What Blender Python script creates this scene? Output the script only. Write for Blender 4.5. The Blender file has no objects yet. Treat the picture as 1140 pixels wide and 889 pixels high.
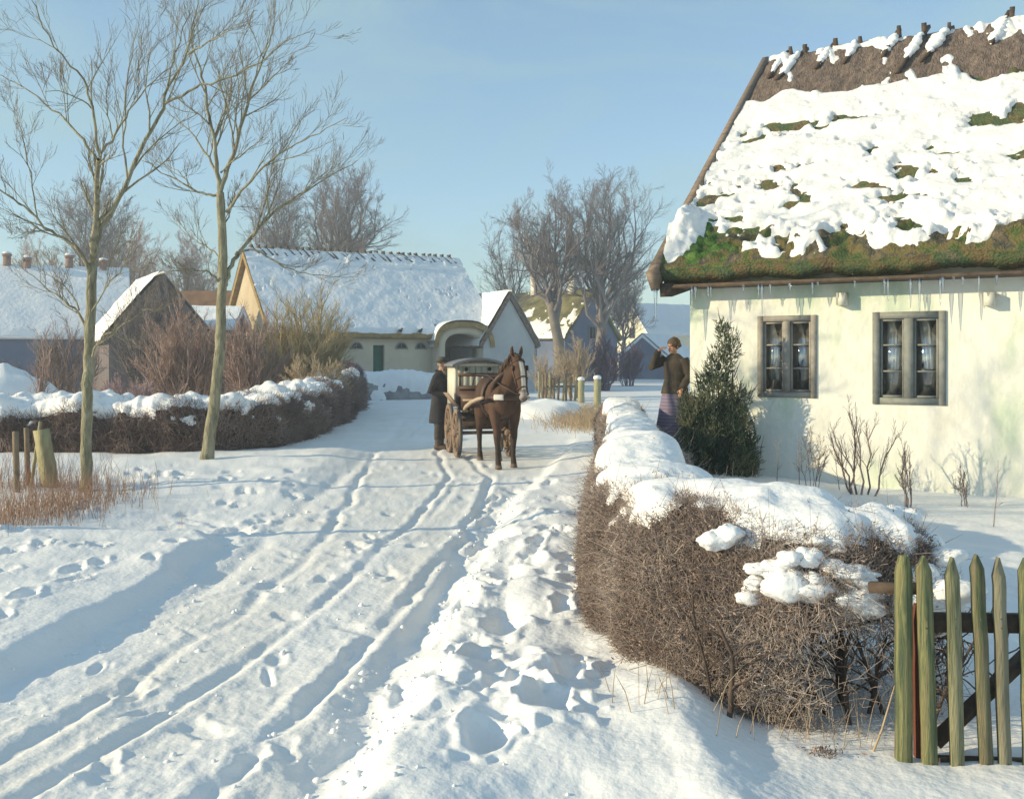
import bpy, math, random
import numpy as np
from mathutils import Vector, Matrix
R = math.radians
SC = bpy.context.scene
COL = SC.collection
rng = np.random.default_rng(7)
F = 1140.0; CX = 570.0; HY = 400.0; CAMZ = 1.7

def V(px, py, d):
    return np.array([(px-CX)/F*d, d, CAMZ-(py-HY)/F*d])

# ------------------------------------------------------------------ noise
def _hash(ix, iy, iz, seed):
    with np.errstate(over='ignore'):
        n = (ix.astype(np.uint32)*np.uint32(374761393)) ^ (iy.astype(np.uint32)*np.uint32(668265263)) ^ (iz.astype(np.uint32)*np.uint32(2246822519)) ^ np.uint32((seed*3266489917) & 0xffffffff)
        n = (n ^ (n >> np.uint32(13)))*np.uint32(1274126177)
        n = n ^ (n >> np.uint32(16))
        n = n*np.uint32(2654435761); n = n ^ (n >> np.uint32(15))
    return n.astype(np.float64)/4294967295.0
def vnoise(x, y, z=0.0, seed=0):
    x, y, z = np.broadcast_arrays(np.asarray(x, float), np.asarray(y, float), np.asarray(z, float))
    fx, fy, fz = np.floor(x), np.floor(y), np.floor(z)
    ux, uy, uz = x-fx, y-fy, z-fz
    ix, iy, iz = fx.astype(np.int64), fy.astype(np.int64), fz.astype(np.int64)
    ux = ux*ux*(3-2*ux); uy = uy*uy*(3-2*uy); uz = uz*uz*(3-2*uz)
    def c(a, b, d): return _hash(ix+a, iy+b, iz+d, seed)
    x00 = c(0,0,0)*(1-ux)+c(1,0,0)*ux; x10 = c(0,1,0)*(1-ux)+c(1,1,0)*ux
    x01 = c(0,0,1)*(1-ux)+c(1,0,1)*ux; x11 = c(0,1,1)*(1-ux)+c(1,1,1)*ux
    return ((x00*(1-uy)+x10*uy)*(1-uz)+(x01*(1-uy)+x11*uy)*uz)*2-1
def fbm(x, y, z=0.0, seed=0, octv=4, gain=.5):
    s = 0; a = 1.0; t = 0
    x = np.asarray(x, float); y = np.asarray(y, float); z = np.asarray(z, float)
    for k in range(octv):
        s = s+a*vnoise(x, y, z, seed+k*17); t += a; a *= gain
        x, y, z = x*2.03+3.1, y*2.03+1.7, z*2.03+5.3
    return s/t
def sstep(a, b, x):
    t = np.clip((x-a)/(b-a), 0, 1); return t*t*(3-2*t)

# ------------------------------------------------------------------ meshes
WM = {}
def unit(v):
    v = np.asarray(v, float); return v/max(np.linalg.norm(v), 1e-9)

class MB:
    def __init__(s): s.v = []; s.n = 0; s.loops = []; s.tot = []; s.mi = []
    def add(s, V_, F_, mi=0):
        V_ = np.asarray(V_, float).reshape(-1, 3)
        F_ = np.asarray(F_, np.int64)
        if len(F_) == 0: return
        s.loops.append((F_+s.n).ravel()); s.tot.append(np.full(len(F_), F_.shape[1], np.int64))
        s.mi.append(np.full(len(F_), mi, np.int32)); s.v.append(V_); s.n += len(V_)
    def box(s, c, size, rot=None, mi=0):
        c = np.asarray(c, float); h = np.asarray(size, float)/2
        v = np.array([[x, y, z] for x in (-1, 1) for y in (-1, 1) for z in (-1, 1)])*h
        if rot is not None: v = v @ np.asarray(rot).T
        s.add(v+c, [(0,1,3,2),(4,6,7,5),(0,4,5,1),(2,3,7,6),(0,2,6,4),(1,5,7,3)], mi)
    def bar(s, p0, p1, w, h, up=(0,0,1), mi=0):
        p0 = np.asarray(p0, float); p1 = np.asarray(p1, float); t = unit(p1-p0)
        a = unit(np.cross(t, up)) if abs(np.dot(t, unit(up))) < .98 else unit(np.cross(t, (1,0,.1)))
        b = np.cross(a, t)
        s.box((p0+p1)/2, (np.linalg.norm(p1-p0), w, h), np.array([t, a, b]).T, mi)
    def tube(s, pts, r, n=6, mi=0, hint=None, rw=None, cap=True):
        p = np.asarray(pts, float); m = len(p)
        r = np.broadcast_to(np.asarray(r, float), (m,)); rw = r if rw is None else np.broadcast_to(np.asarray(rw, float), (m,))
        t = np.gradient(p, axis=0); t /= np.maximum(np.linalg.norm(t, axis=1, keepdims=True), 1e-9)
        if hint is None:
            hint = (1,0,0) if abs(t[0][0]) < .7 else (0,1,0)
        h = np.asarray(hint, float); A = np.zeros_like(p)
        for i in range(m):
            a = h-np.dot(h, t[i])*t[i]; l = np.linalg.norm(a)
            A[i] = a/l if l > 1e-6 else A[i-1]
            if rw is r: h = A[i]
        B = np.cross(t, A)
        ang = np.arange(n)*2*math.pi/n
        vv = p[:, None]+A[:, None]*(np.cos(ang)[None, :, None]*r[:, None, None])+B[:, None]*(np.sin(ang)[None, :, None]*rw[:, None, None])
        i = np.arange(m-1)[:, None]*n; j = np.arange(n)[None]; k = (j+1) % n
        q = np.stack([i+j, i+k, i+n+k, i+n+j], -1).reshape(-1, 4)
        base = s.n
        s.add(vv.reshape(-1, 3), q, mi)
        if cap:
            s.loops += [base+np.arange(n)[::-1], base+(m-1)*n+np.arange(n)]; s.tot.append(np.array([n, n])); s.mi.append(np.array([mi, mi], np.int32))
    def sticks(s, P0, P1, r0, r1, n=3, mi=0):
        P0 = np.asarray(P0, float); P1 = np.asarray(P1, float); N = len(P0)
        if N == 0: return
        r0 = np.broadcast_to(np.asarray(r0, float), (N,)); r1 = np.broadcast_to(np.asarray(r1, float), (N,))
        t = P1-P0; t /= np.maximum(np.linalg.norm(t, axis=1, keepdims=True), 1e-9)
        h = np.where(np.abs(t[:, 2:3]) < .9, np.array([[0,0,1.]]), np.array([[1.,0,0]]))
        a = np.cross(t, h); a /= np.maximum(np.linalg.norm(a, axis=1, keepdims=True), 1e-9); b = np.cross(t, a)
        ang = np.arange(n)*2*math.pi/n; c = np.cos(ang)[None, :, None]; d = np.sin(ang)[None, :, None]
        ring = a[:, None]*c+b[:, None]*d
        v = np.concatenate([P0[:, None]+ring*r0[:, None, None], P1[:, None]+ring*r1[:, None, None]], 1)
        o = (np.arange(N)*2*n)[:, None]; j = np.arange(n); k = (j+1) % n
        q = np.stack([o+j, o+k, o+n+k, o+n+j], -1).reshape(-1, 4)
        s.add(v.reshape(-1, 3), q, mi)
    def grid(s, P, mask=None, mi=0, closed=False):
        n, m = P.shape[:2]; idx = np.arange(n*m).reshape(n, m)
        if closed: idx = np.concatenate([idx, idx[:, :1]], 1)
        q = np.stack([idx[:-1,:-1], idx[1:,:-1], idx[1:,1:], idx[:-1,1:]], -1)
        q = q.reshape(-1, 4) if mask is None else q[mask]
        if len(q) == 0: return
        u, inv = np.unique(q, return_inverse=True)
        s.add(P.reshape(-1, 3)[u], inv.reshape(-1, 4), mi)
    def leaves(s, C, size, N=None, mi=0, rg=None, asp=.6):
        rg = rg or rng; n = len(C); size = np.broadcast_to(np.asarray(size, float), (n,))[:, None]
        a = rg.normal(size=(n, 3)); a /= np.linalg.norm(a, axis=1, keepdims=True)
        b = rg.normal(size=(n, 3)); b -= (a*b).sum(1, keepdims=True)*a; b /= np.linalg.norm(b, axis=1, keepdims=True)
        c = np.cross(a, b)*.25
        v = np.stack([C-a*size, C+b*size*asp*.5+c*size, C+a*size, C-b*size*asp*.5+c*size], 1)
        s.add(v.reshape(-1, 3), np.arange(4*n).reshape(n, 4), mi)
    def blob(s, c, rad, seed=0, amp=.25, fr=2.0, nu=14, nv=9, mi=0):
        th = np.linspace(0, math.pi, nv); ph = np.linspace(0, 2*math.pi, nu+1)[:-1]
        d = np.stack([np.sin(th)[:, None]*np.cos(ph)[None], np.sin(th)[:, None]*np.sin(ph)[None], np.cos(th)[:, None]*np.ones(nu)[None]], -1)
        k = 1+amp*fbm(d[...,0]*fr, d[...,1]*fr, d[...,2]*fr, seed, 3)
        s.grid(np.asarray(c)+d*k[..., None]*np.asarray(rad), closed=True, mi=mi)
    def mesh(s, name, M=None):
        me = bpy.data.meshes.new(name)
        v = np.concatenate(s.v); lp = np.concatenate(s.loops); tt = np.concatenate(s.tot)
        if M is not None:
            A = np.array(M); v = v @ A[:3,:3].T+A[:3,3]
        me.vertices.add(len(v)); me.vertices.foreach_set('co', v.astype(np.float32).ravel())
        me.loops.add(len(lp)); me.loops.foreach_set('vertex_index', lp.astype(np.int32))
        me.polygons.add(len(tt)); st = np.concatenate([[0], np.cumsum(tt)[:-1]])
        me.polygons.foreach_set('loop_start', st.astype(np.int32))
        me.polygons.foreach_set('material_index', np.concatenate(s.mi))
        me.update(calc_edges=True); me.validate()
        return me
    def build(s, name, mats, parent=None, smooth=False):
        mats = mats if isinstance(mats, (list, tuple)) else [mats]
        M = None
        if parent is not None: M = WM[parent.name].inverted()
        else:
            v = np.concatenate(s.v); lo = v.min(0); hi = v.max(0)
            loc = Vector(((lo[0]+hi[0])/2, (lo[1]+hi[1])/2, lo[2])); M = Matrix.Translation(-loc)
        me = s.mesh(name, M)
        return link(me, name, mats, parent, smooth, None if parent else loc)
def link(me, name, mats, parent=None, smooth=False, loc=None):
    mats = mats if isinstance(mats, (list, tuple)) else [mats]
    for m in mats:
        if m is not None: me.materials.append(m)
    if smooth: me.polygons.foreach_set('use_smooth', np.ones(len(me.polygons), bool)); me.update()
    o = bpy.data.objects.new(name, me); COL.objects.link(o)
    if parent is not None: o.parent = parent; WM[o.name] = WM[parent.name].copy()
    else:
        if loc is not None: o.location = loc
        WM[o.name] = Matrix.Translation(o.location)
    return o
def tag(o, label, cat=None, group=None, kind=None):
    if label: o['label'] = label
    if cat: o['category'] = cat
    if group: o['group'] = group
    if kind: o['kind'] = kind
    return o
def thing(name, label, cat, loc, rz=0.0, group=None):
    o = bpy.data.objects.new(name, None); COL.objects.link(o); o.empty_display_size = .2
    o.location = Vector([float(q) for q in loc]); o.rotation_euler = (0, 0, rz)
    WM[o.name] = Matrix.Translation(o.location) @ Matrix.Rotation(rz, 4, 'Z')
    return tag(o, label, cat, group)
class LB(MB):
    """mesh given in the local frame of its thing"""
    def build(s, name, mats, parent, smooth=False):
        return link(s.mesh(name), name, mats, parent, smooth)
def copy_tree(o, parent=None):
    c = o.copy(); COL.objects.link(c); c.parent = parent
    for ch in list(o.children): copy_tree(ch, c)
    return c
def remesh(mb, voxel, smooth=6, fac=.5, M=None):
    me = mb.mesh('tmp', M); o = bpy.data.objects.new('tmp', me); COL.objects.link(o)
    m = o.modifiers.new('r', 'REMESH'); m.mode = 'VOXEL'; m.voxel_size = voxel
    if smooth:
        k = o.modifiers.new('s', 'SMOOTH'); k.factor = fac; k.iterations = smooth
    dg = bpy.context.evaluated_depsgraph_get(); dg.update()
    out = bpy.data.meshes.new_from_object(o.evaluated_get(dg))
    bpy.data.objects.remove(o); bpy.data.meshes.remove(me)
    out.materials.clear()
    return out
def vcol(me, fn):
    n = len(me.vertices); co = np.empty(n*3, np.float32); me.vertices.foreach_get('co', co); co = co.reshape(-1, 3)
    c = np.ones((n, 4), np.float32); c[:, :3] = fn(co)
    a = me.color_attributes.new('Col', 'FLOAT_COLOR', 'POINT'); a.data.foreach_set('color', c.ravel())

# ------------------------------------------------------------------ materials
def mat(name, ramp, scale=5., rough=.85, bump=0., bscale=40., detail=5., coord='Object', stretch=(1,1,1), island=0., spec=.3, vc=False, attr=None, attrcol=None, dist=0.):
    m = bpy.data.materials.new(name); m.use_nodes = True; nt = m.node_tree; L = nt.links.new
    b = nt.nodes['Principled BSDF']; b.inputs['Roughness'].default_value = rough
    b.inputs['Specular IOR Level'].default_value = spec
    tc = nt.nodes.new('ShaderNodeTexCoord'); mp = nt.nodes.new('ShaderNodeMapping'); mp.inputs['Scale'].default_value = stretch
    L(tc.outputs[coord], mp.inputs['Vector'])
    if vc:
        a = nt.nodes.new('ShaderNodeAttribute'); a.attribute_name = 'Col'; out = a.outputs['Color']
    elif len(ramp) == 1:
        c = nt.nodes.new('ShaderNodeRGB'); c.outputs[0].default_value = (*ramp[0][1], 1); out = c.outputs[0]
    else:
        n = nt.nodes.new('ShaderNodeTexNoise'); n.inputs['Scale'].default_value = scale; n.inputs['Detail'].default_value = detail
        n.inputs['Roughness'].default_value = .6; n.inputs['Distortion'].default_value = dist
        L(mp.outputs[0], n.inputs['Vector'])
        r = nt.nodes.new('ShaderNodeValToRGB'); e = r.color_ramp.elements
        while len(e) < len(ramp): e.new(.5)
        for k, (p, c) in enumerate(ramp): e[k].position = p; e[k].color = (*c, 1)
        L(n.outputs['Fac'], r.inputs[0]); out = r.outputs[0]
    if island:
        g = nt.nodes.new('ShaderNodeNewGeometry'); mr = nt.nodes.new('ShaderNodeMapRange')
        mr.inputs[3].default_value = 1-island; mr.inputs[4].default_value = 1+island; L(g.outputs['Random Per Island'], mr.inputs[0])
        mx = nt.nodes.new('ShaderNodeVectorMath'); mx.operation = 'SCALE'; L(out, mx.inputs[0]); L(mr.outputs[0], mx.inputs['Scale']); out = mx.outputs[0]
    if attr:
        a = nt.nodes.new('ShaderNodeAttribute'); a.attribute_name = attr
        mx = nt.nodes.new('ShaderNodeMix'); mx.data_type = 'RGBA'; L(a.outputs['Fac'], mx.inputs[0]); L(out, mx.inputs[6]); mx.inputs[7].default_value = (*attrcol, 1); out = mx.outputs[2]
    L(out, b.inputs['Base Color'])
    if bump:
        n2 = nt.nodes.new('ShaderNodeTexNoise'); n2.inputs['Scale'].default_value = bscale; n2.inputs['Detail'].default_value = 6
        L(mp.outputs[0], n2.inputs['Vector']); bp = nt.nodes.new('ShaderNodeBump'); bp.inputs['Strength'].default_value = 1; bp.inputs['Distance'].default_value = bump
        L(n2.outputs['Fac'], bp.inputs['Height']); L(bp.outputs[0], b.inputs['Normal'])
    return m
M = {}
M['ground'] = mat('trodden_snow', [(.3,(.82,.82,.83)),(.7,(.88,.88,.88))], 1.2, .75, .007, 28, attr='road', attrcol=(.80,.785,.76))
M['snow'] = mat('fresh_snow', [(.3,(.86,.86,.87)),(.7,(.9,.9,.9))], 2, .7, .01, 22)
M['roofsnow'] = mat('settled_roof_snow', [(.3,(.72,.725,.74)),(.5,(.80,.80,.80)),(.7,(.83,.83,.83))], 2.6, .7, .018, 14)
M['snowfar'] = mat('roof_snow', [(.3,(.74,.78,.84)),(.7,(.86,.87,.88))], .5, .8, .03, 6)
M['wall'] = mat('limewash', [(.32,(.42,.52,.41)),(.42,(.60,.66,.54)),(.50,(.74,.74,.67)),(.6,(.77,.765,.71)),(.72,(.70,.68,.60))], .95, .9, .02, 8, detail=7, stretch=(1,1,.6))
M['beige'] = mat('ochre_plaster', [(.3,(.42,.34,.23)),(.7,(.55,.46,.33))], .8, .9, .02, 5)
M['barnwall'] = mat('grey_plaster', [(.3,(.46,.40,.31)),(.7,(.60,.53,.41))], .7, .9, .02, 5)
M['pale'] = mat('pale_plaster', [(.3,(.36,.39,.41)),(.7,(.50,.52,.52))], .7, .9)
M['cream'] = mat('cream_plaster', [(.3,(.68,.64,.48)),(.7,(.78,.74,.58))], .7, .9)
M['shadewall'] = mat('shade_blue_plaster', [(.3,(.10,.13,.21)),(.7,(.17,.20,.29))], .6, .9)  # the blue shade on the walls is put into this plaster's colour
M['thatch'] = mat('thatch', [(.3,(.085,.065,.055)),(.5,(.17,.13,.11)),(.7,(.26,.2,.155))], 7, .95, .05, 22, stretch=(2.2,.8,.8))
M['mosst'] = mat('mossy_thatch', [(.28,(.09,.075,.06)),(.42,(.17,.125,.06)),(.5,(.10,.12,.05)),(.62,(.06,.10,.05)),(.75,(.2,.16,.11))], 3.2, .95, .05, 30)
M['moss'] = mat('moss', [(.3,(.03,.05,.035)),(.42,(.075,.11,.035)),(.49,(.17,.13,.055)),(.55,(.06,.07,.055)),(.63,(.19,.14,.09)),(.72,(.08,.12,.05))], 2.9, .95, .04, 40)
M['mossg'] = mat('bright_moss', [(.3,(.03,.07,.02)),(.5,(.07,.15,.03)),(.68,(.13,.21,.055))], 7, .95, .04, 40)
M['greenroof'] = mat('green_mossy_roof', [(.3,(.07,.075,.04)),(.5,(.15,.14,.06)),(.7,(.25,.22,.11))], 1.2, .95, .05, 8)
M['straw'] = mat('straw_eave', [(.3,(.2,.13,.05)),(.7,(.38,.27,.12))], 4, .95, .03, 20)
M['brownroof'] = mat('rusty_roof', [(.3,(.16,.085,.045)),(.7,(.28,.16,.09))], 2, .9)
M['verge'] = mat('weathered_board', [(.3,(.19,.14,.105)),(.7,(.33,.25,.19))], 5, .8, .008, 30, stretch=(1,1,6))
M['darkwood'] = mat('dark_wood', [(.3,(.045,.033,.026)),(.7,(.11,.08,.06))], 8, .8, .006, 30)
M['greywood'] = mat('grey_painted_wood', [(.3,(.17,.18,.17)),(.7,(.27,.28,.265))], 9, .6, .003, 40)
M['greywood2'] = mat('brown_grey_painted_wood', [(.3,(.24,.225,.2)),(.7,(.36,.335,.3))], 9, .6, .003, 40)
M['greenwood'] = mat('mossy_green_paling', [(.3,(.06,.085,.055)),(.46,(.115,.14,.075)),(.56,(.25,.24,.11)),(.68,(.17,.14,.095))], 9, .9, .007, 60, stretch=(4,4,.28), dist=.5)
M['greenwood2'] = mat('pale_lichen_paling', [(.3,(.07,.085,.055)),(.44,(.16,.17,.10)),(.54,(.30,.28,.17)),(.68,(.14,.15,.09))], 11, .9, .008, 60, stretch=(4,4,.26), dist=.7)
M['greenwood3'] = mat('brownish_paling', [(.3,(.055,.075,.045)),(.46,(.125,.14,.07)),(.55,(.19,.16,.105)),(.66,(.26,.24,.13))], 10, .9, .008, 60, stretch=(4,4,.3), dist=.6)
M['greypale'] = mat('grey_paling', [(.3,(.13,.12,.08)),(.55,(.25,.23,.16)),(.72,(.2,.22,.11))], 6, .85, .006, 40, stretch=(2.5,2.5,.45))
M['redwood'] = mat('red_brown_stake', [(.3,(.10,.03,.02)),(.7,(.19,.065,.04))], 8, .8, .004, 40, stretch=(2,2,.4))
M['bark'] = mat('olive_bark', [(.3,(.09,.08,.06)),(.42,(.20,.185,.125)),(.55,(.29,.27,.18)),(.68,(.36,.34,.25)),(.75,(.17,.16,.12))], 9, .95, .02, 34, stretch=(1.6,1.6,.4), dist=.6)
M['twig'] = mat('twig_bark', [(.3,(.13,.105,.085)),(.7,(.25,.21,.16))], 4, .9, island=.25)
M['fartwig'] = mat('violet_brown_twigs', [(.3,(.15,.13,.135)),(.7,(.25,.215,.21))], .5, .95, island=.2)
M['farbark'] = mat('grey_brown_bark', [(.3,(.14,.12,.105)),(.7,(.26,.22,.18))], 1.5, .95)
M['redtwig'] = mat('red_brown_twigs', [(.3,(.27,.18,.155)),(.7,(.48,.35,.29))], 1, .95, island=.3)
M['pinktwig'] = mat('dusky_pink_twigs', [(.3,(.34,.22,.23)),(.7,(.50,.37,.36))], 1, .95, island=.3)
M['yeltwig'] = mat('yellow_willow_twigs', [(.3,(.30,.23,.12)),(.7,(.50,.41,.24))], 1, .95, island=.3)
M['straw2'] = mat('dry_reed', [(.3,(.36,.27,.18)),(.7,(.52,.41,.28))], 2, .95, island=.25)
M['grass'] = mat('dry_red_grass', [(.3,(.22,.12,.085)),(.7,(.40,.26,.18))], 2, .95, island=.3)
M['hedge'] = mat('hedge_twigs', [(.3,(.19,.145,.13)),(.5,(.37,.30,.265)),(.7,(.54,.465,.42))], 1.8, .95, island=.4)
M['hedgeleaf'] = mat('withered_leaves', [(.3,(.15,.095,.075)),(.5,(.27,.19,.15)),(.7,(.40,.31,.26))], 2.2, .9, island=.4)
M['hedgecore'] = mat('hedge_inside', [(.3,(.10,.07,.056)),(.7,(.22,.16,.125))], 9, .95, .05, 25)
M['hedgeL'] = mat('brown_hedge_twigs', [(.3,(.13,.095,.09)),(.5,(.27,.20,.18)),(.7,(.42,.33,.29))], .9, .95, island=.35)
M['stem'] = mat('hedge_stem', [(.3,(.05,.036,.03)),(.7,(.13,.095,.075))], 9, .9, .01, 40)
M['yew'] = mat('evergreen_sprays', [(.32,(.03,.055,.035)),(.48,(.07,.10,.055)),(.58,(.16,.17,.09)),(.68,(.19,.16,.11))], 3.2, .9, island=.4)
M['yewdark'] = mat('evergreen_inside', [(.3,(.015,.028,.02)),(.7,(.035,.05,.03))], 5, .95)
M['post'] = mat('weathered_post', [(.3,(.24,.21,.13)),(.55,(.36,.33,.19)),(.75,(.3,.33,.2))], 5, .9, .01, 30, stretch=(2,2,.5))
M['stake'] = mat('thin_stake', [(.3,(.16,.12,.08)),(.7,(.29,.22,.15))], 6, .9, .005, 30)
M['green'] = mat('green_door_paint', [(.3,(.01,.10,.065)),(.7,(.02,.15,.1))], 4, .6)
M['dark'] = mat('interior_shade', [(.3,(.02,.02,.025)),(.7,(.035,.035,.045))], 1, .95)  # near-black puts the shade behind openings into panes, vents and passage
M['room'] = mat('sky_tinted_room_wall', [(.3,(.22,.25,.32)),(.7,(.30,.33,.40))], 1, .95)  # bluish tone puts the panes' sky reflection into the wall colour
M['brick'] = mat('chimney_brick', [(.3,(.26,.16,.13)),(.7,(.36,.24,.20))], 4, .9)
M['whitebrick'] = mat('white_chimney', [(.3,(.62,.6,.55)),(.7,(.72,.7,.65))], 3, .9)
M['curtain'] = mat('white_curtain', [(.3,(.74,.74,.73)),(.7,(.82,.82,.8))], 9, .9)
M['leaf'] = mat('house_plant_leaf', [(.3,(.05,.16,.035)),(.7,(.13,.30,.07))], 6, .6, island=.3)
M['pot'] = mat('pale_pot', [(.3,(.55,.48,.46)),(.7,(.66,.58,.55))], 6, .6)
M['terra'] = mat('terracotta_pot', [(.3,(.40,.2,.13)),(.7,(.5,.27,.18))], 6, .7)
M['cartwhite'] = mat('cream_painted_planks', [(.3,(.60,.58,.50)),(.7,(.72,.70,.61))], 4, .6, .002, 60, stretch=(3,3,.5))
M['cartshade'] = mat('shaded_cream_planks', [(.3,(.36,.37,.32)),(.7,(.48,.48,.42))], 4, .6, .002, 60, stretch=(3,3,.5))  # darker copy of the cream planks: the front's shade put into the colour
M['cartroof'] = mat('grey_canvas_roof', [(.3,(.14,.145,.16)),(.7,(.22,.225,.25))], 3, .8)
M['cartbrown'] = mat('dark_brown_body', [(.3,(.055,.03,.022)),(.7,(.11,.06,.042))], 5, .55, .003, 40)
M['cartboard'] = mat('worn_brown_board', [(.3,(.23,.155,.115)),(.7,(.34,.24,.185))], 5, .7, .003, 40)
M['wheel'] = mat('muddy_wheel_wood', [(.3,(.16,.105,.075)),(.7,(.30,.22,.165))], 6, .8)
M['iron'] = mat('dull_iron', [(.3,(.07,.06,.055)),(.7,(.13,.115,.105))], 8, .5)
M['shaft'] = mat('pale_ash_wood', [(.3,(.36,.27,.19)),(.7,(.48,.38,.28))], 5, .6)
M['leather'] = mat('harness_leather', [(.3,(.04,.022,.015)),(.7,(.09,.05,.035))], 8, .5)
M['pad'] = mat('grey_white_pad', [(.3,(.48,.47,.44)),(.7,(.6,.59,.56))], 8, .8)
M['horse'] = mat('horse_coat', [(0,(1,1,1))], vc=True, rough=.72, spec=.2, bump=.008, bscale=70)
M['mane'] = mat('dark_mane', [(.3,(.045,.026,.018)),(.7,(.10,.06,.04))], 12, .7)
M['flesh'] = mat('skin_tones', [(0,(1,1,1))], vc=True, rough=.55)
M['coat'] = mat('charcoal_wool', [(.3,(.022,.022,.026)),(.7,(.05,.05,.056))], 6, .95, .006, 40)
M['trouser'] = mat('grey_brown_trousers', [(.3,(.045,.04,.04)),(.7,(.08,.07,.065))], 8, .95)
M['boot'] = mat('brown_boots', [(.3,(.06,.04,.03)),(.7,(.12,.085,.06))], 8, .6)
M['hat'] = mat('grey_felt', [(.3,(.06,.055,.05)),(.7,(.11,.10,.09))], 8, .9)
M['beard'] = mat('grey_beard', [(.3,(.25,.2,.16)),(.7,(.4,.34,.28))], 20, .9)
M['jacket'] = mat('dark_olive_jacket', [(.3,(.032,.026,.02)),(.7,(.07,.055,.042))], 7, .95, .005, 40)
M['hair'] = mat('brown_hair', [(.3,(.06,.036,.022)),(.7,(.12,.075,.045))], 14, .7)
M['apron'] = mat('dark_apron', [(.3,(.03,.026,.035)),(.7,(.06,.05,.065))], 7, .95)
M['crow'] = mat('black_feathers', [(.3,(.012,.012,.015)),(.7,(.03,.03,.035))], 9, .6)
M['stone'] = mat('field_stone', [(.3,(.14,.14,.16)),(.5,(.24,.24,.26)),(.7,(.36,.36,.37))], 1.6, .9, .04, 5)
M['violet'] = mat('violet_brown_brush', [(.3,(.12,.09,.14)),(.7,(.2,.15,.2))], .6, .95, island=.3)

def skirt_mat():
    m = mat('mauve_striped_cloth', [(0,(1,1,1))], rough=.95); nt = m.node_tree; b = nt.nodes['Principled BSDF']
    w = nt.nodes.new('ShaderNodeTexWave'); w.bands_direction = 'Z'; w.inputs['Scale'].default_value = 6.5; w.inputs['Distortion'].default_value = .6
    tc = nt.nodes.new('ShaderNodeTexCoord'); nt.links.new(tc.outputs['Object'], w.inputs['Vector'])
    r = nt.nodes.new('ShaderNodeValToRGB'); r.color_ramp.elements[0].color = (.15,.12,.19,1); r.color_ramp.elements[1].color = (.22,.185,.25,1)
    nt.links.new(w.outputs['Fac'], r.inputs[0]); nt.links.new(r.outputs[0], b.inputs['Base Color'])
    return m
M['skirt'] = skirt_mat()
def glass_mat(name, tint, gloss):
    m = bpy.data.materials.new(name); m.use_nodes = True; nt = m.node_tree; nt.nodes.clear()
    o = nt.nodes.new('ShaderNodeOutputMaterial'); t = nt.nodes.new('ShaderNodeBsdfTransparent'); g = nt.nodes.new('ShaderNodeBsdfGlossy'); x = nt.nodes.new('ShaderNodeMixShader')
    t.inputs[0].default_value = (*tint, 1); g.inputs['Roughness'].default_value = .03; g.inputs['Color'].default_value = (1,1,1,1)
    lw = nt.nodes.new('ShaderNodeFresnel'); lw.inputs[0].default_value = 1.45
    ad = nt.nodes.new('ShaderNodeMath'); ad.operation = 'ADD'; ad.inputs[1].default_value = gloss; nt.links.new(lw.outputs[0], ad.inputs[0])
    nt.links.new(ad.outputs[0], x.inputs[0]); nt.links.new(t.outputs[0], x.inputs[1]); nt.links.new(g.outputs[0], x.inputs[2]); nt.links.new(x.outputs[0], o.inputs[0])
    return m
M['glass'] = glass_mat('window_glass', (.93,.95,.95), .2)
M['ice'] = glass_mat('ice', (.9,.93,.95), .22)

# ------------------------------------------------------------------ ground
frg = np.random.default_rng(3)
PRINTS = []
for k in range(85): PRINTS.append((frg.uniform(-7,-2.75), frg.uniform(4,10), frg.uniform(.05,.09), frg.uniform(.09,.16), frg.uniform(-.6,.6), frg.uniform(.03,.07)))
for k in range(44):
    y = frg.uniform(3.5, 15); PRINTS.append((frg.uniform(-.55,.35)+.03*(y-4), y, frg.uniform(.06,.12), frg.uniform(.10,.2), frg.uniform(-.5,.5), frg.uniform(.03,.065)))
for k in range(110): PRINTS.append((frg.uniform(-2.5,-.2), frg.uniform(4,17), frg.uniform(.03,.09), frg.uniform(.06,.2), frg.uniform(-.9,.9), frg.uniform(.006,.026)))
for k in range(60): PRINTS.append((frg.uniform(-6,-2.6), frg.uniform(10,16), frg.uniform(.06,.1), frg.uniform(.1,.18), frg.uniform(-1.5,1.5), frg.uniform(.03,.06)))
PRINTS += [(.16,4.72,.11,.17,.1,.14),(.02,5.0,.12,.13,.3,.1),(.3,5.35,.09,.13,-.2,.1),(-.12,4.35,.09,.12,0,.09),(-.05,6.3,.12,.16,0,.1),(-.2,5.6,.08,.16,-.2,.1)]
RUTS = [([3.5,4.1,4.85,6.7,10.2,14.9,18.5],[-1.28,-1.19,-1.02,-.76,-.45,-.33,-.9],.05,.12),
        ([3.5,4.9,6.7,9,12,15,19,25,40],[-2.35,-2.15,-1.85,-1.75,-1.95,-2.2,-2.5,-2.3,-3],.05,.085),
        ([3.5,4.9,6.7,9,12,15,19,25,40],[-2.0,-1.7,-1.40,-1.18,-.98,-.95,-1.4,-1.4,-2],.045,.09),
        ([4,6,8,11.8,16,21.3,30],[-3.2,-2.5,-2.3,-2.41,-2.5,-2.58,-3.1],.09,.06),
        ([3.5,4.3,5,7,10,13.5],[-.98,-.9,-.8,-.55,-.42,-.2],.06,.05),
        ([8,9.7,10.5,11.2,11.6,12,12.4],[-2.0,-2.35,-2.9,-3.6,-4.6,-6,-9],.09,.05),
        ([7,8,10,13,17],[-2.4,-1.7,-1.05,-.8,-.75],.05,.035)]
def xr_bank(y): return np.interp(y, [2,3.5,4.12,4.97,6.06,8.8,12,16,22], [-.95,-.78,-.71,-.63,-.45,-.33,-.1,.55,1.2])
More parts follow.
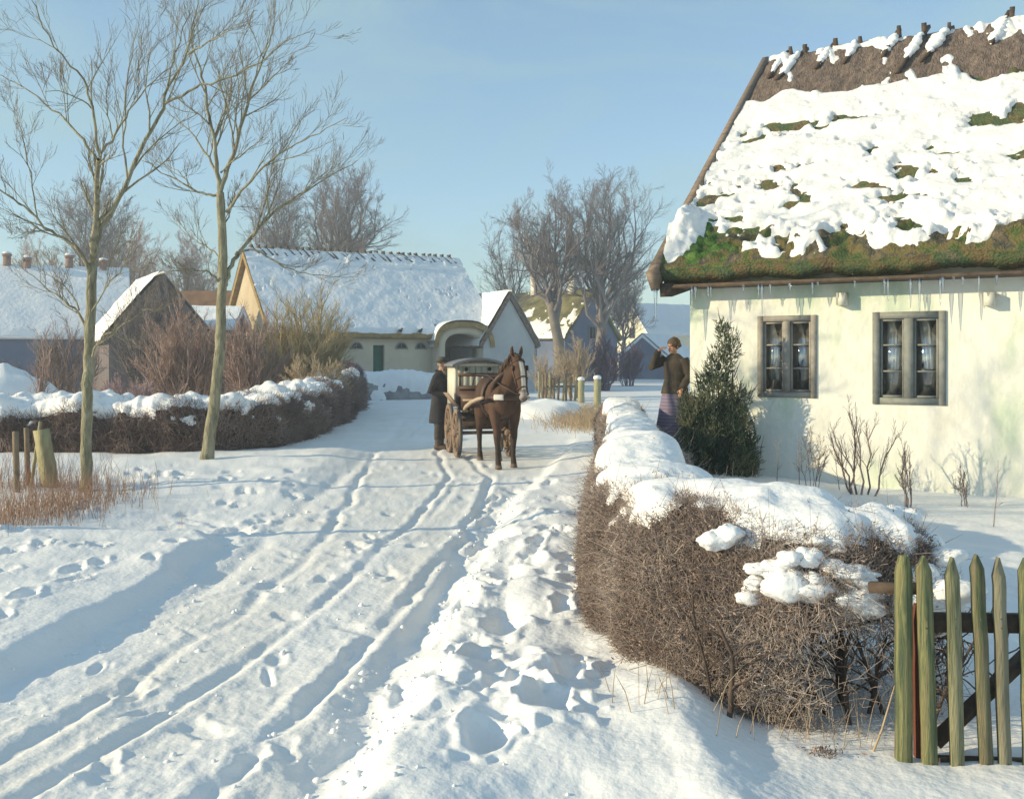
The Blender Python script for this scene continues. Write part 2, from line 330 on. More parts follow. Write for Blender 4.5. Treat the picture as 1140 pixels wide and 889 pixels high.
def ground_h(x, y, detail=True):
    x = np.asarray(x, float); y = np.asarray(y, float)
    h = np.zeros(np.broadcast(x, y).shape)
    wob = .12*fbm(y*.9, x*.2, 0, 5, 3)
    xl = np.interp(y, [0,5.4,7,9.2,9.8,10.2], [-2.75,-2.62,-2.5,-2.55,-2.75,-3.4])+wob+.10*fbm(y*2.3, x*.9, 0, 7, 3)
    bl = sstep(0, .24, xl-x)*(1-sstep(9.6, 10.4, y+.25*fbm(x*.8, y*.8, 0, 9, 2)))
    h += bl*(.125+.04*fbm(x*1.5, y*1.5, 0, 11, 3))
    bl2 = sstep(-2.4, -3.1, x+wob)*sstep(12.0, 12.9, y)*(1-sstep(19, 24, y))
    h += bl2*(.07+.05*fbm(x*1.2, y*1.2, 0, 12, 3))
    xr = xr_bank(y)+wob*.8+.13*fbm(y*1.9, x*.8, 0, 6, 3)*(1-sstep(9, 14, y))
    br = sstep(0, .3, x-xr)*(1-sstep(17, 24, y))
    lump = fbm(x*1.7+.3*y, y*.85, 0, 21, 3, .45)
    amp = 1-sstep(7.5, 15, y)*.75
    h += br*(.10+.09*amp*lump*(1+.4*(y < 8))+.010*amp*fbm(x*7, y*5.5, 0, 23, 2))*(1-.45*sstep(1.0, 2.0, x))
    h -= .07*np.exp(-((x-xr+.06)/.10)**2)*(1-sstep(10, 15, y))*(.35+.65*sstep(-.25,.3,vnoise(y*1.1, 3, 0, 94)))
    xt = np.interp(y, [3.5,4.2,5,6.2,7.6,9], [-.2,-.12,-.05,.02,.02,.05])
    h -= .09*np.exp(-((x-xt-1.6*wob)/.11)**2)*(.3+.7*sstep(-.3,.3,vnoise(y*1.4, 0, 0, 93)))*sstep(3.9,4.6,y)*(1-sstep(7.5,9.5,y))
    h *= 1-.8*sstep(.75, 1.15, x)*sstep(6.3, 5.2, y)
    # garden and the rise at the cottage corner
    h += .40*np.exp(-(((x-2.25)/.95)**2+((y-15.4)/1.5)**2))
    h += .13*np.exp(-(((x-3.0)/1.4)**2+((y-12.6)/1.6)**2))
    h += .20*np.exp(-(((x-3.1)/1.3)**2+((y-27)/5)**2))+.10*np.exp(-(((x-2.6)/1.0)**2+((y-22)/3)**2))
    far = sstep(25, 70, np.hypot(x, y))
    h += .05*fbm(x*.35, y*.35, 0, 31, 3)*(1-far)+far*.5*fbm(x*.03, y*.03, 0, 33, 3)
    if not detail: return h
    for ys, xs, w, dp in RUTS:
        xx = np.interp(y, ys, xs)+.05*vnoise(y*1.3, 0, 0, int(w*1000)+len(xs))
        m = sstep(ys[0]-.3, ys[0], y)*(1-sstep(ys[-1]-1, ys[-1], y))
        d = x-xx; k = .35+.65*sstep(-.5, .4, vnoise(y*.9, xs[0], 0, 77))
        h += .29*m*k*(-dp*np.exp(-(d/w)**2)+dp*.3*np.exp(-((np.abs(d)-2.0*w)/(.9*w))**2)*(1+.8*vnoise(x*9, y*7, 0, 78)))
    road = 1-np.clip(bl+br+bl2, 0, 1)
    h += .016*fbm(x*4.5, y*3.2, 0, 41, 4)*(1-sstep(20, 45, y))
    h += .012*np.maximum(fbm(x*13, y*10, 0, 43, 2), .1)*(.4+.6*road)*(1-sstep(12, 22, y))
    for (px, py, a, b, t, dp) in PRINTS:
        m = (np.abs(x-px) < .45) & (np.abs(y-py) < .45)
        if not m.any(): continue
        dx = x[m]-px; dy = y[m]-py; c, s_ = math.cos(t), math.sin(t)
        q = np.sqrt(((dx*c+dy*s_)/a)**2+((-dx*s_+dy*c)/b)**2)
        q = q*(1+.35*vnoise(dx*14, dy*14, px*7, 91)); h[m] += -dp*(1-sstep(.35, 1.25, q))+dp*.25*np.exp(-((q-1.4)/.35)**2)
    return h
def gz(x, y): return float(ground_h(np.array([x]), np.array([y]), False)[0])

def make_ground():
    sx = np.concatenate([-np.geomspace(20, .56, 46), np.arange(-.55, .5501, .0017), np.geomspace(.56, 20, 46)])
    py = np.concatenate([np.arange(930, 470, -1.6), np.arange(470, 432, -1.0), np.geomspace(432-400, 3.2, 60)+400])
    d = 1938/(py-400)
    ds = np.concatenate([np.linspace(-45, 3.2, 30), d, ])
    X = sx[None, :]*np.maximum(ds, 2.6)[:, None]; Y = np.repeat(ds[:, None], len(sx), 1)
    Z = ground_h(X.ravel(), Y.ravel()).reshape(X.shape)
    mb = MB(); mb.grid(np.stack([X, Y, Z], -1).transpose(1, 0, 2))
    me = mb.mesh('ground'); me.polygons.foreach_set('use_smooth', np.ones(len(me.polygons), bool))
    co = np.empty(len(me.vertices)*3, np.float32); me.vertices.foreach_get('co', co); co = co.reshape(-1, 3).astype(float); x, y = co[:, 0], co[:, 1]
    xl = np.interp(y, [0,7,10,14,18,36,60], [-2.6,-2.5,-2.6,-2.9,-3.8,-4.8,-5]); xr = xr_bank(y)
    w = sstep(-.1, .35, x-xl)*sstep(-.05, .3, xr-x)*(1-sstep(30, 60, y))
    w = w*np.clip(.55+.9*fbm(x*2.5, y*1.3, 0, 51, 4), 0, 1)
    a = me.attributes.new('road', 'FLOAT', 'POINT'); a.data.foreach_set('value', w.astype(np.float32))
    o = link(me, 'ground', M['ground']); o['kind'] = 'structure'
make_ground()

# ------------------------------------------------------------------ snow sheets
def snow_grid(mb, P, N, th, mi=0, up=.5):
    """thickness th over a surface grid; sheet is kept where th > 0 and its rim dips into the surface"""
    n = N*(1-up)+np.array([0,0,1.])*up; n /= np.linalg.norm(n, axis=-1, keepdims=True)
    Q = P+n*np.clip(th, -.015, 9)[..., None]
    k = th > 0
    cell = k[:-1,:-1] | k[1:,:-1] | k[1:,1:] | k[:-1,1:]
    mb.grid(Q, cell, mi)
def grid_normals(P, flip=False):
    a = np.gradient(P, axis=0); b = np.gradient(P, axis=1); n = np.cross(a, b); n /= np.maximum(np.linalg.norm(n, axis=-1, keepdims=True), 1e-9)
    return -n if flip else n

# ------------------------------------------------------------------ trees
class Tree:
    def __init__(s, seed): s.r = np.random.default_rng(seed); s.tr = MB(); s.cr = MB(); s.seg = []; s.rk = .55
    def side(s, t):
        a = s.r.normal(size=3); a -= np.dot(a, t)*t; return unit(a)
    def path(s, p, d, L, n=5, wob=.12, up=.06):
        pts = [np.asarray(p, float)]; d = unit(d)
        for i in range(n):
            d = unit(d+s.r.normal(size=3)*wob+np.array([0,0,up])); pts.append(pts[-1]+d*L/n)
        return np.array(pts)
    def spawn(s, pts, radii, lev, spec):
        """side branches along a limb; spec[lev] = (count per metre or count, length ratio, angle, sides, segs)"""
        cnt, ratio, ang, sides, up, t0 = spec[lev]
        seg = np.linalg.norm(np.diff(pts, axis=0), axis=1); L = seg.sum(); cum = np.concatenate([[0], np.cumsum(seg)])/L
        n = max(1, int(cnt*s.r.uniform(.8, 1.2)))
        last = lev == len(spec)-1
        for t in t0+(1-t0)*(np.arange(n)+s.r.uniform(0, 1, n))/n:
            p = np.array([np.interp(t, cum, pts[:, k]) for k in range(3)]); i = min(np.searchsorted(cum, t, 'right')-1, len(seg)-1)
            tan = unit(pts[i+1]-pts[i]); r0 = np.interp(t, cum, radii)*s.rk
            d = unit(tan*math.cos(R(ang))+s.side(tan)*math.sin(R(ang))*s.r.uniform(.6, 1.25)+np.array([0,0,up]))
            l = L*ratio*(1-.45*t)*s.r.uniform(.65, 1.2)
            if last:
                mid = p+d*l*.5; e = mid+unit(d+s.r.normal(size=3)*.25+np.array([0,0,up*.6]))*l*.5
                s.seg.append((p, mid, r0*.8, r0*.55)); s.seg.append((mid, e, r0*.55, r0*.25))
            else:
                q = s.path(p, d, l, 4, .13, up*.4); rr = np.linspace(r0, r0*.3, 5)
                s.cr.tube(q, rr, sides, cap=False); s.spawn(q, rr, lev+1, spec)
    def done(s, name, label, group, base, bark, twig, minr=0., rz=0):
        o = thing(name, label, 'tree', base, rz, group)
        s.tr.build('trunk', bark, o, True)
        if s.seg:
            a = np.array([q[0] for q in s.seg]); b = np.array([q[1] for q in s.seg])
            s.cr.sticks(a, b, np.maximum([q[2] for q in s.seg], minr), np.maximum([q[3] for q in s.seg], minr*.7), mi=len(twig)-1)
        s.cr.build('crown', twig, o, True)
        return o

ROAD_TREES = 'bare young roadside trees'
def road_tree(seed, d, trunk, limbs, label, spec, tw):
    T = Tree(seed)
    tp = np.array([V(x, y, d) for x, y, r in trunk]); tr = np.array([r for *_, r in trunk])*.88
    base = tp[0].copy(); g = gz(base[0], base[1]); tp[0][2] = min(tp[0][2], g)-.08; base[2] = g
    # resample for a gentle wobble and flared foot
    t = np.linspace(0, 1, 22); u = np.linspace(0, 1, len(tp)); tp2 = np.array([np.interp(t, u, tp[:, k]) for k in range(3)]).T; tr2 = np.interp(t, u, tr)
    tp2[1:-1, 1] += T.r.normal(size=20)*.02; tr2[1:-1] *= 1+.06*T.r.normal(size=20); tr2[0] *= 1.35; tr2[1] *= 1.08
    T.tr.tube(tp2, tr2, 12)
    for r0, r1, pts in limbs:
        k = len(pts); a = np.array(pts, float); dz = T.r.uniform(-1, 1)*1.3
        P = np.array([V(x, y, d+dz*i/(k-1)) for i, (x, y) in enumerate(a)])
        t = np.linspace(0, 1, k*3); u = np.linspace(0, 1, k); P2 = np.array([np.interp(t, u, P[:, j]) for j in range(3)]).T
        for it in range(2): P2[1:-1] = P2[1:-1]*.5+(P2[:-2]+P2[2:])*.25
        P2[1:] += T.r.normal(size=(k*3-1, 3))*.012
        rr = np.linspace(r0*.82, r1*.75, k*3); T.cr.tube(P2, rr, 7, cap=False)
        T.spawn(P2, rr, 0, spec)
    return T.done('roadside_tree', label, ROAD_TREES, base, M['bark'], [M['bark'], M['twig']], tw)

spec_r = [(8, .48, 33, 5, .16, .2), (7, .64, 27, 4, .16, .15), (4, .78, 22, 3, .2, .1)]
road_tree(11, 12.9, [(95,551,.085),(96,500,.082),(97,450,.078),(99,390,.074),(101,340,.07),(103,290,.064)], [
    (.052,.034,[(103,292),(105,250),(108,215),(109,178)]),
    (.05,.008,[(103,285),(108,262),(126,234),(142,202),(162,158),(184,115),(189,94),(209,61),(216,20),(224,-20)]),
    (.022,.004,[(184,115),(213,100),(240,92),(275,80),(300,62),(322,44),(348,32)]),
    (.016,.004,[(209,61),(240,44),(268,24)]),
    (.016,.005,[(187,95),(194,62),(203,38),(213,10)]),
    (.024,.005,[(108,178),(95,160),(83,144),(68,130),(36,103),(10,88),(-14,80)]),
    (.024,.005,[(111,172),(103,122),(95,90),(68,61),(43,22),(32,-12)]),
    (.022,.005,[(111,172),(126,155),(137,133),(158,101),(180,84),(196,70)]),
    (.018,.004,[(142,200),(137,160),(139,110),(148,55),(158,5)]),
    (.012,.004,[(126,155),(118,120),(121,80)]),
    (.012,.004,[(103,122),(80,105),(50,100)]),
    (.036,.008,[(101,315),(97,290),(83,270),(54,257),(40,241),(16,221),(-10,205)]),
    (.012,.004,[(42,243),(36,200),(24,150),(16,118)]),
    (.010,.003,[(54,257),(35,256),(15,265)]),
    (.024,.006,[(98,370),(88,345),(60,328),(28,302)]),
    (.014,.004,[(88,345),(70,315),(58,300)]),
    (.02,.005,[(98,405),(106,385),(117,371),(138,361),(153,350),(170,344)]),
    (.014,.004,[(100,350),(112,330),(135,300),(150,275)]),
], 'pale olive bare tree rising from the dry red grass by the leaning fence post', spec_r, .0023)
road_tree(12, 16.6, [(229,519,.125),(233,485,.115),(240,440,.105),(244,400,.1),(246,360,.095),(248,300,.088),(247,255,.08),(245,214,.07)], [
    (.05,.008,[(245,218),(243,190),(237,155),(232,120),(225,82),(214,52),(212,30)]),
    (.05,.008,[(245,214),(255,185),(264,160),(275,115),(285,85),(300,50),(304,30)]),
    (.03,.006,[(245,218),(232,216),(217,213),(195,200),(175,188),(158,178)]),
    (.03,.006,[(243,200),(234,178),(222,160),(205,140),(186,124)]),
    (.034,.006,[(252,236),(262,222),(274,205),(300,178),(325,162),(350,150),(385,132)]),
    (.05,.007,[(251,318),(256,300),(264,282),(282,260),(300,240),(318,225),(345,210),(370,194),(400,178)]),
    (.026,.005,[(262,284),(272,277),(287,278),(310,294),(328,302),(350,306),(400,308)]),
    (.02,.004,[(300,240),(296,215),(305,190),(315,168)]),
    (.022,.005,[(249,262),(254,240),(259,224),(266,205)]),
    (.024,.005,[(245,314),(235,305),(220,299),(200,300),(182,303)]),
    (.02,.005,[(246,192),(260,178),(280,165),(300,152)]),
    (.022,.005,[(264,160),(262,130),(268,100),(262,75)]),
    (.02,.005,[(237,155),(250,125),(252,95),(245,60)]),
    (.02,.005,[(275,115),(295,95),(310,78),(325,70)]),
    (.018,.004,[(248,290),(230,275),(210,262),(195,240)]),
    (.016,.004,[(217,213),(200,190),(172,178)]),
], 'bare tree with a thick curving trunk standing before the brown hedge', spec_r, .0027)

def wild_tree(seed, px, py, d, hpx, wpx, label, group, lean=0., trunk_px=9, fork=.35, nl=8, dens=1.0, twig='fartwig', bark='farbark', name='bare_tree'):
    T = Tree(seed); b = V(px, py, d); b[2] = gz(b[0], b[1]); s_ = d/F
    H = (py-hpx)*s_; W = wpx*s_; r = trunk_px*s_/2
    n = 7; t = np.linspace(0, 1, n); tp = b+np.stack([lean*s_*t+T.r.normal(size=n)*.05*t*H*.12, T.r.normal(size=n)*.03, t*H*fork], -1); tp[0][2] -= .2
    T.tr.tube(tp, np.linspace(r*1.25, r*.8, n), 9)
    spec = [(11*dens, .40, 36, 4, .10, .16), (9*dens, .55, 36, 3, .06, .1), (11*dens, .62, 32, 3, .05, .05)]; T.rk = .5
    nl += 3
    for k in range(nl):
        az = 2*math.pi*(k+T.r.uniform(-.3, .3))/nl*1.0; spread = T.r.uniform(.12, .62) if k else .05
        top = tp[-1]+np.array([math.cos(az)*W*spread, math.sin(az)*W*spread, H*(1-fork)*(1-.55*spread**1.5)*T.r.uniform(.82, 1.0)])
        st = tp[-1-int(T.r.integers(0, 3))]
        q = np.linspace(0, 1, 7)[:, None]; mid = st*(1-q)+top*q; mid[:, :2] += (top-st)[:2]*(np.sin(q*math.pi)*.16); mid[1:-1] += T.r.normal(size=(5, 3))*.02*H
        rr = np.linspace(r*.42, r*.06, 7); T.cr.tube(mid, rr, 5, cap=False); T.spawn(mid, rr, 0, spec)
    return T.done(name, label, group, b, M[bark], [M[twig]], .0068*d/65)
BG = 'tall bare trees beyond the farm'
wild_tree(21, 628, 425, 66, 210, 84, 'tall bare tree with a swaying trunk in front of the mossy roof', BG, lean=-14, trunk_px=12, fork=.42, nl=8)
wild_tree(22, 668, 425, 66, 202, 98, 'broadest bare tree with a straight trunk rising over the blue gable', BG, lean=2, trunk_px=12, fork=.4, nl=9)
wild_tree(23, 572, 420, 80, 236, 62, 'slim bare tree behind the small grey gable', BG, lean=4, trunk_px=6, fork=.3, nl=6, dens=.8)
wild_tree(24, 383, 415, 74, 174, 84, 'round-headed bare tree standing behind the barn ridge', BG, trunk_px=12, fork=.42, nl=9)
wild_tree(25, 312, 415, 76, 196, 74, 'bare tree behind the barn next to its ochre gable', BG, trunk_px=8, fork=.4, nl=8)
wild_tree(26, 108, 415, 70, 190, 62, 'narrow bare tree rising behind the blue shaded farmhouse', BG, trunk_px=8, fork=.4, nl=7)
wild_tree(27, 150, 412, 80, 238, 50, 'low rosy bare tree behind the brown house gable', BG, trunk_px=6, fork=.3, nl=7, twig='redtwig')
wild_tree(28, 214, 412, 82, 258, 60, 'low bare tree above the rusty shed roof', BG, trunk_px=6, fork=.3, nl=7, twig='redtwig')
wild_tree(29, 694, 420, 84, 285, 60, 'low bare tree between the blue gable and the cream house', BG, trunk_px=6, fork=.3, nl=6)
wild_tree(30, 40, 412, 86, 262, 60, 'faint bare tree behind the chimneys of the shaded farmhouse', BG, trunk_px=6, fork=.3, nl=6, twig='redtwig')

SH = 'leafless shrubs behind the brown hedge'
def shrub(seed, px, py, d, hpx, wpx, label, mt, n=16, dens=1.0, group=SH, minr=.005, name='bare_shrub', rad=None, up=.12, spec=None, z=None):
    T = Tree(seed); b = V(px, py, d); b[2] = gz(b[0], b[1]) if z is None else z; s_ = d/F; H = (py-hpx)*s_; W = wpx*s_
    r = rad or .012*H
    sp = spec or [(8*dens, .45, 27, 3, up, .15), (9*dens, .5, 27, 3, up*.8, .1)]
    for k in range(n):
        az = T.r.uniform(0, 2*math.pi); q = math.sqrt(T.r.uniform(0, 1)); bx = b+np.array([math.cos(az), math.sin(az)*.8, 0])*W*.16*q; bx[2] -= .05
        top = b+np.array([math.cos(az)*W*.48*q, math.sin(az)*W*.4*q, H*(1-.45*q*q)*T.r.uniform(.75, 1.0)])
        t = np.linspace(0, 1, 6)[:, None]; P = bx*(1-t)+top*t; P[:, :2] += (top-bx)[:2]*np.sin(t*math.pi)*-.12; P[1:-1] += T.r.normal(size=(4, 3))*.02*H
        rr = np.linspace(r, r*.35, 6); (T.tr if k == 0 else T.cr).tube(P, rr, 5, cap=False); T.spawn(P, rr, 0, sp)
    o = thing(name, label, 'shrub', b, 0, group)
    T.tr.build('stem', mt, o, True)
    a = np.array([q[0] for q in T.seg]); c = np.array([q[1] for q in T.seg])
    T.cr.sticks(a, c, np.maximum([q[2] for q in T.seg], minr), np.maximum([q[3] for q in T.seg], minr*.7)); T.cr.build('crown', mt, o, True)
    return o
shrub(41, 140, 446, 26, 396, 104, 'low dusky pink shrub behind the hedge near the thinner tree', M['pinktwig'], 44, 1.5)
shrub(42, 208, 450, 30, 330, 118, 'large red-brown thicket below the dark house gable', M['redtwig'], 44, 1.5, minr=.006)
shrub(43, 280, 448, 29, 335, 86, 'tall red-brown thicket beside the thick tree trunk', M['redtwig'], 34, 1.5, minr=.006)
shrub(44, 336, 448, 31, 303, 112, 'bushy yellow-twigged willow shrub before the barn', M['yeltwig'], 44, 1.5, minr=.006)
shrub(45, 352, 447, 28, 372, 76, 'pale straw-coloured shrub at the end of the brown hedge', M['straw2'], 40, 1.5, minr=.007)
shrub(46, 70, 446, 32, 340, 80, 'dark brown shrub against the shaded blue house wall', M['hedgeL'], 22, 1.1, minr=.006)
shrub(47, 48, 446, 25, 326, 24, 'slender orange-brown sapling before the shaded blue house wall', M['redtwig'], 5, .9)
shrub(48, 172, 446, 35, 312, 96, 'grey-brown thicket climbing the brown gable', M['fartwig'], 36, 1.5, minr=.007)
shrub(49, 640, 440, 44, 374, 54, 'grey-brown reedy shrub behind the two snow-capped posts', M['straw2'], 24, 1.1, minr=.007)
shrub(50, 608, 442, 42, 388, 50, 'short straw-coloured shrub behind the brown horse', M['straw2'], 20, 1.1, minr=.007)
shrub(51, 672, 435, 52, 376, 46, 'violet brushwood below the blue gable', M['violet'], 24, 1.3, minr=.013)
shrub(52, 700, 432, 60, 384, 46, 'violet brushwood below the cream house', M['violet'], 22, 1.3, minr=.015)
shrub(53, 20, 446, 30, 386, 60, 'brown shrub with a snowy foot at the edge of the shaded farmyard', M['hedgeL'], 18, 1.0, minr=.006)

wild_tree(33, -290, 618, 9.0, -150, 330, 'young roadside tree off beside the lane, throwing its shadow across the ruts', ROAD_TREES, trunk_px=18, fork=.35, nl=7, dens=.8, twig='twig', bark='bark', name='roadside_tree')

# ------------------------------------------------------------------ hedges
def hedge_grid(path, hw, ht, ns, nt, seed, amp=.10, r_end=.5, zoff=-.06, sq=.62):
    p = np.asarray(path, float); seg = np.linalg.norm(np.diff(p, axis=0), axis=1); L = np.concatenate([[0], np.cumsum(seg)])
    s = np.linspace(0, L[-1], ns); C = np.stack([np.interp(s, L, p[:, 0]), np.interp(s, L, p[:, 1])], -1)
    k = max(2, int(ns*.02))
    for _ in range(k*6): C[1:-1] = C[1:-1]*.5+(C[:-2]+C[2:])*.25
    hw_ = np.interp(s, L, hw); ht_ = np.interp(s, L, ht)
    t2 = np.gradient(C, axis=0); t2 /= np.linalg.norm(t2, axis=1, keepdims=True); sd = np.stack([t2[:, 1], -t2[:, 0]], -1)
    e = np.minimum(s, L[-1]-s)/r_end; e = np.sqrt(np.clip(1-(1-np.clip(e, 0, 1))**2, 0.0, 1))
    th = np.linspace(0, math.pi, 2000); f = np.sign(np.cos(th))*np.abs(np.cos(th))**sq; g = np.abs(np.sin(th))**sq
    al = np.concatenate([[0], np.cumsum(np.hypot(np.diff(f)*.5, np.diff(g)))]); al /= al[-1]; q = np.linspace(0, 1, nt); f = np.interp(q, al, f); g = np.interp(q, al, g)
    P = np.zeros((ns, nt, 3)); g0 = ground_h(C[:, 0], C[:, 1], False)
    P[..., :2] = C[:, None]+sd[:, None]*(f[None, :, None]*(hw_*np.maximum(e, .03))[:, None, None]*(1-.12*(1-g))[None, :, None])
    P[..., 2] = g0[:, None]+zoff+g[None]*(ht_*(.55+.45*e))[:, None]
    N = grid_normals(P)
    if (N[:, nt//2, 2].mean()) < 0: N = -N
    n = fbm(P[..., 0]*2.2, P[..., 1]*2.2, P[..., 2]*2.6, seed, 3)
    P = P+N*(amp*n)[..., None]
    return P, N
def surf_points(P, w, n, rg):
    a = P[1:,:-1]-P[:-1,:-1]; b = P[:-1,1:]-P[:-1,:-1]; ar = np.linalg.norm(np.cross(a, b), axis=-1)*w[:-1,:-1]
    pr = (ar/ar.sum()).ravel(); idx = rg.choice(len(pr), n, p=pr); i, j = np.divmod(idx, P.shape[1]-1)
    u = rg.uniform(0, 1, (n, 1)); v = rg.uniform(0, 1, (n, 1))
    pt = P[i, j]*(1-u)*(1-v)+P[i+1, j]*u*(1-v)+P[i, j+1]*(1-u)*v+P[i+1, j+1]*u*v
    return pt, i, j
def twigs(mb, pt, N, L, r, rg, up=.3, inset=.5, rnd=.7, mi=0):
    n = len(pt); d = N+np.array([0,0,up])+rg.normal(size=(n, 3))*rnd; d /= np.linalg.norm(d, axis=1, keepdims=True)
    l = L*rg.uniform(.5, 1.4, n)[:, None]; a = pt-d*l*inset; m = a+d*l*.55; d2 = d+rg.normal(size=(n, 3))*.35; d2 /= np.linalg.norm(d2, axis=1, keepdims=True); e = m+d2*l*.45
    rr = np.broadcast_to(r, (n,))
    mb.sticks(a, m, rr, rr*.75, 3, mi); mb.sticks(m, e, rr*.75, rr*.35, 3, mi)

def near_hedge():
    rg = np.random.default_rng(5)
    path = [(1.72,16.8),(1.5,13),(1.12,9.2),(.94,7.2),(.91,6.3),(1.05,5.5),(1.45,5.04),(2.08,5.02)]
    P, N = hedge_grid(path, [.34,.36,.42,.48,.51,.53,.53,.47], [.76,.88,.92,.90,.92,.97,1.0,.98], 620, 150, 61, .085, .26, sq=.58)
    o = thing('garden_hedge', 'thick brown twiggy hedge with a snow top, curving round the cottage garden', 'hedge', (1.1,6.5,0))
    g = ground_h(P[...,0], P[...,1], False)
    hz = P[...,2]-g
    open_ = sstep(1.15, 1.45, P[...,0])*(P[...,1] < 6.3)*(1-sstep(.40, .58, hz+.14*fbm(P[...,0]*5, P[...,1]*5, P[...,2]*5, 62, 2)))
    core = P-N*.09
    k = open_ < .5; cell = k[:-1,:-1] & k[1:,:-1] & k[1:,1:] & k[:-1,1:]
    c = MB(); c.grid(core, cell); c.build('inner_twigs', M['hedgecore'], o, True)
    # snow thickness
    n1 = fbm(P[...,0]*3.2, P[...,1]*2.6, P[...,2]*3.2, 63, 4)
    nz = N[...,2]
    s_long = sstep(5.7, 6.3, P[...,1])
    arm = sstep(1.15, 1.4, P[...,0])*sstep(6.4, 6.0, P[...,1])
    cov = nz*1.05+.7*n1-.66+.12*s_long+.06*arm
    th = np.minimum(cov*.16, .06+.035*n1)
    n2 = fbm(P[...,0]*6.0+31, P[...,1]*6.0, P[...,2]*7.5, 164, 3)
    patch = sstep(-.15, .15, nz)*sstep(5.6, 5.2, P[...,1])*sstep(.98, 1.15, P[...,0])*sstep(.45, .6, hz)*sstep(2.2, 2.0, P[...,0])
    th = np.where(hz < .42, -.03, th)
    # twigs
    w = (1/np.maximum(P[...,1], 4)**1.3)*np.where(th > .02, .06, 1)*(1-.95*open_)
    f = MB()
    pt, i, j = surf_points(P, w, 62000, rg); r = .0013+.0011*rg.uniform(0, 1, len(pt)); r *= np.maximum(1, pt[:, 1]/6)
    twigs(f, pt, N[i, j], .125, r, rg, .45, .6, .8)
    pt, i, j = surf_points(P-N*.02, w, 52000, rg); f.leaves(pt+rg.normal(size=pt.shape)*.035, rg.uniform(.006, .015, len(pt)), mi=1, rg=rg)
    pt, i, j = surf_points(P, w, 1500, rg); twigs(f, pt, N[i, j], .36, .002, rg, .5, .5, .5)
    # tangle inside the open end
    n = 1100; q = np.stack([rg.uniform(1.1, 2.25, n), rg.uniform(4.9, 5.8, n), rg.uniform(.02, .6, n)], -1); dr = rg.normal(size=(n, 3))+np.array([0,0,.8])
    twigs(f, q, dr/np.linalg.norm(dr, axis=1, keepdims=True), .3, .0022, rg, .3, .5, .5)
    f.build('foliage', [M['hedge'], M['hedgeleaf']], o)
    for k in range(15):
        T = Tree(300+k); x = .92+.092*k+rg.uniform(-.03, .03); y = 4.76+rg.uniform(-.10, .16)
        if k == 10: x, y = 1.62, 5.0
        r0 = rg.uniform(.008, .018) if k != 10 else .03
        p = T.path((x, y, gz(x, y)-.05), (rg.normal()*.22, rg.normal()*.2, 1), rg.uniform(.45, .62), 6, .14, .1); rr = np.linspace(r0, r0*.5, 7)
        T.tr.tube(p, rr, 7)
        for m in range(6):
            a = p[2+m % 4]; d = unit((T.r.normal(), T.r.normal()*.7, .9)); q = T.path(a, d, T.r.uniform(.18, .36), 4, .25, .02); T.tr.tube(q, np.linspace(r0*.45, .002, 5), 5)
        T.tr.build('stem', M['stem'], o, True)
    sn = MB(); snow_grid(sn, P, N, th, up=.45)
    pt, i, j = surf_points(P, (patch > .6)*(nz > .12)*(nz < .8)*(hz > .55)*(th < .02)*1.0+1e-9, 26, rg)
    for k in range(26):
        n = N[i[k], j[k]]; r = rg.uniform(.03, .10)
        for q in range(3): sn.blob(pt[k]-n*(r*.55)+np.array([rg.normal()*r*.9, rg.normal()*.015, rg.normal()*r*.5]), (r*rg.uniform(.9, 1.6), r*.75, r*rg.uniform(.5, .8)), 700+3*k+q, .5, 1.7, 22, 14)
    sn.build('snow_cap', M['snow'], o, True)
near_hedge()

def far_hedge():
    rg = np.random.default_rng(8)
    path = [(-16,18.9),(-9,18.8),(-5.6,18.7),(-4.9,19.6),(-5.0,24),(-5.5,31),(-5.9,36)]
    P, N = hedge_grid(path, [.75,.75,.75,.75,.75,.75,.75], [.90,.92,.98,1.0,1.08,1.2,1.25], 1100, 90, 66, .3, .9)
    o = thing('roadside_hedge', 'long dark brown hedge with a snow crest on the far side of the lane', 'hedge', (-5.5,19.5,0))
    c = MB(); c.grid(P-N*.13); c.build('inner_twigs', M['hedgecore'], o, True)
    n1 = fbm(P[...,0]*1.5, P[...,1]*1.5, P[...,2]*2, 67, 4); nz = N[...,2]
    th = (nz+.75*n1-.66)*.24; th = np.minimum(th, .075+.06*n1)
    n2 = fbm(P[...,0]*2.1+4, P[...,1]*2.1, P[...,2]*3, 68, 3); th = np.maximum(th, np.where((nz > .02)*(P[...,2] > .45), (n2-.42)*.4, -.02))
    w = np.where(th > .03, .08, 1.)/np.maximum(P[...,1], 12)
    f = MB(); pt, i, j = surf_points(P, w, 42000, rg); r = (.004+.003*rg.uniform(0, 1, len(pt)))*np.maximum(1, pt[:, 1]/20)
    twigs(f, pt, N[i, j], .34, r, rg, .5, .55, .7); f.build('foliage', [M['hedgeL']], o)
    sn = MB(); snow_grid(sn, P, N, th, up=.5); sn.build('snow_cap', M['snow'], o, True)
far_hedge()

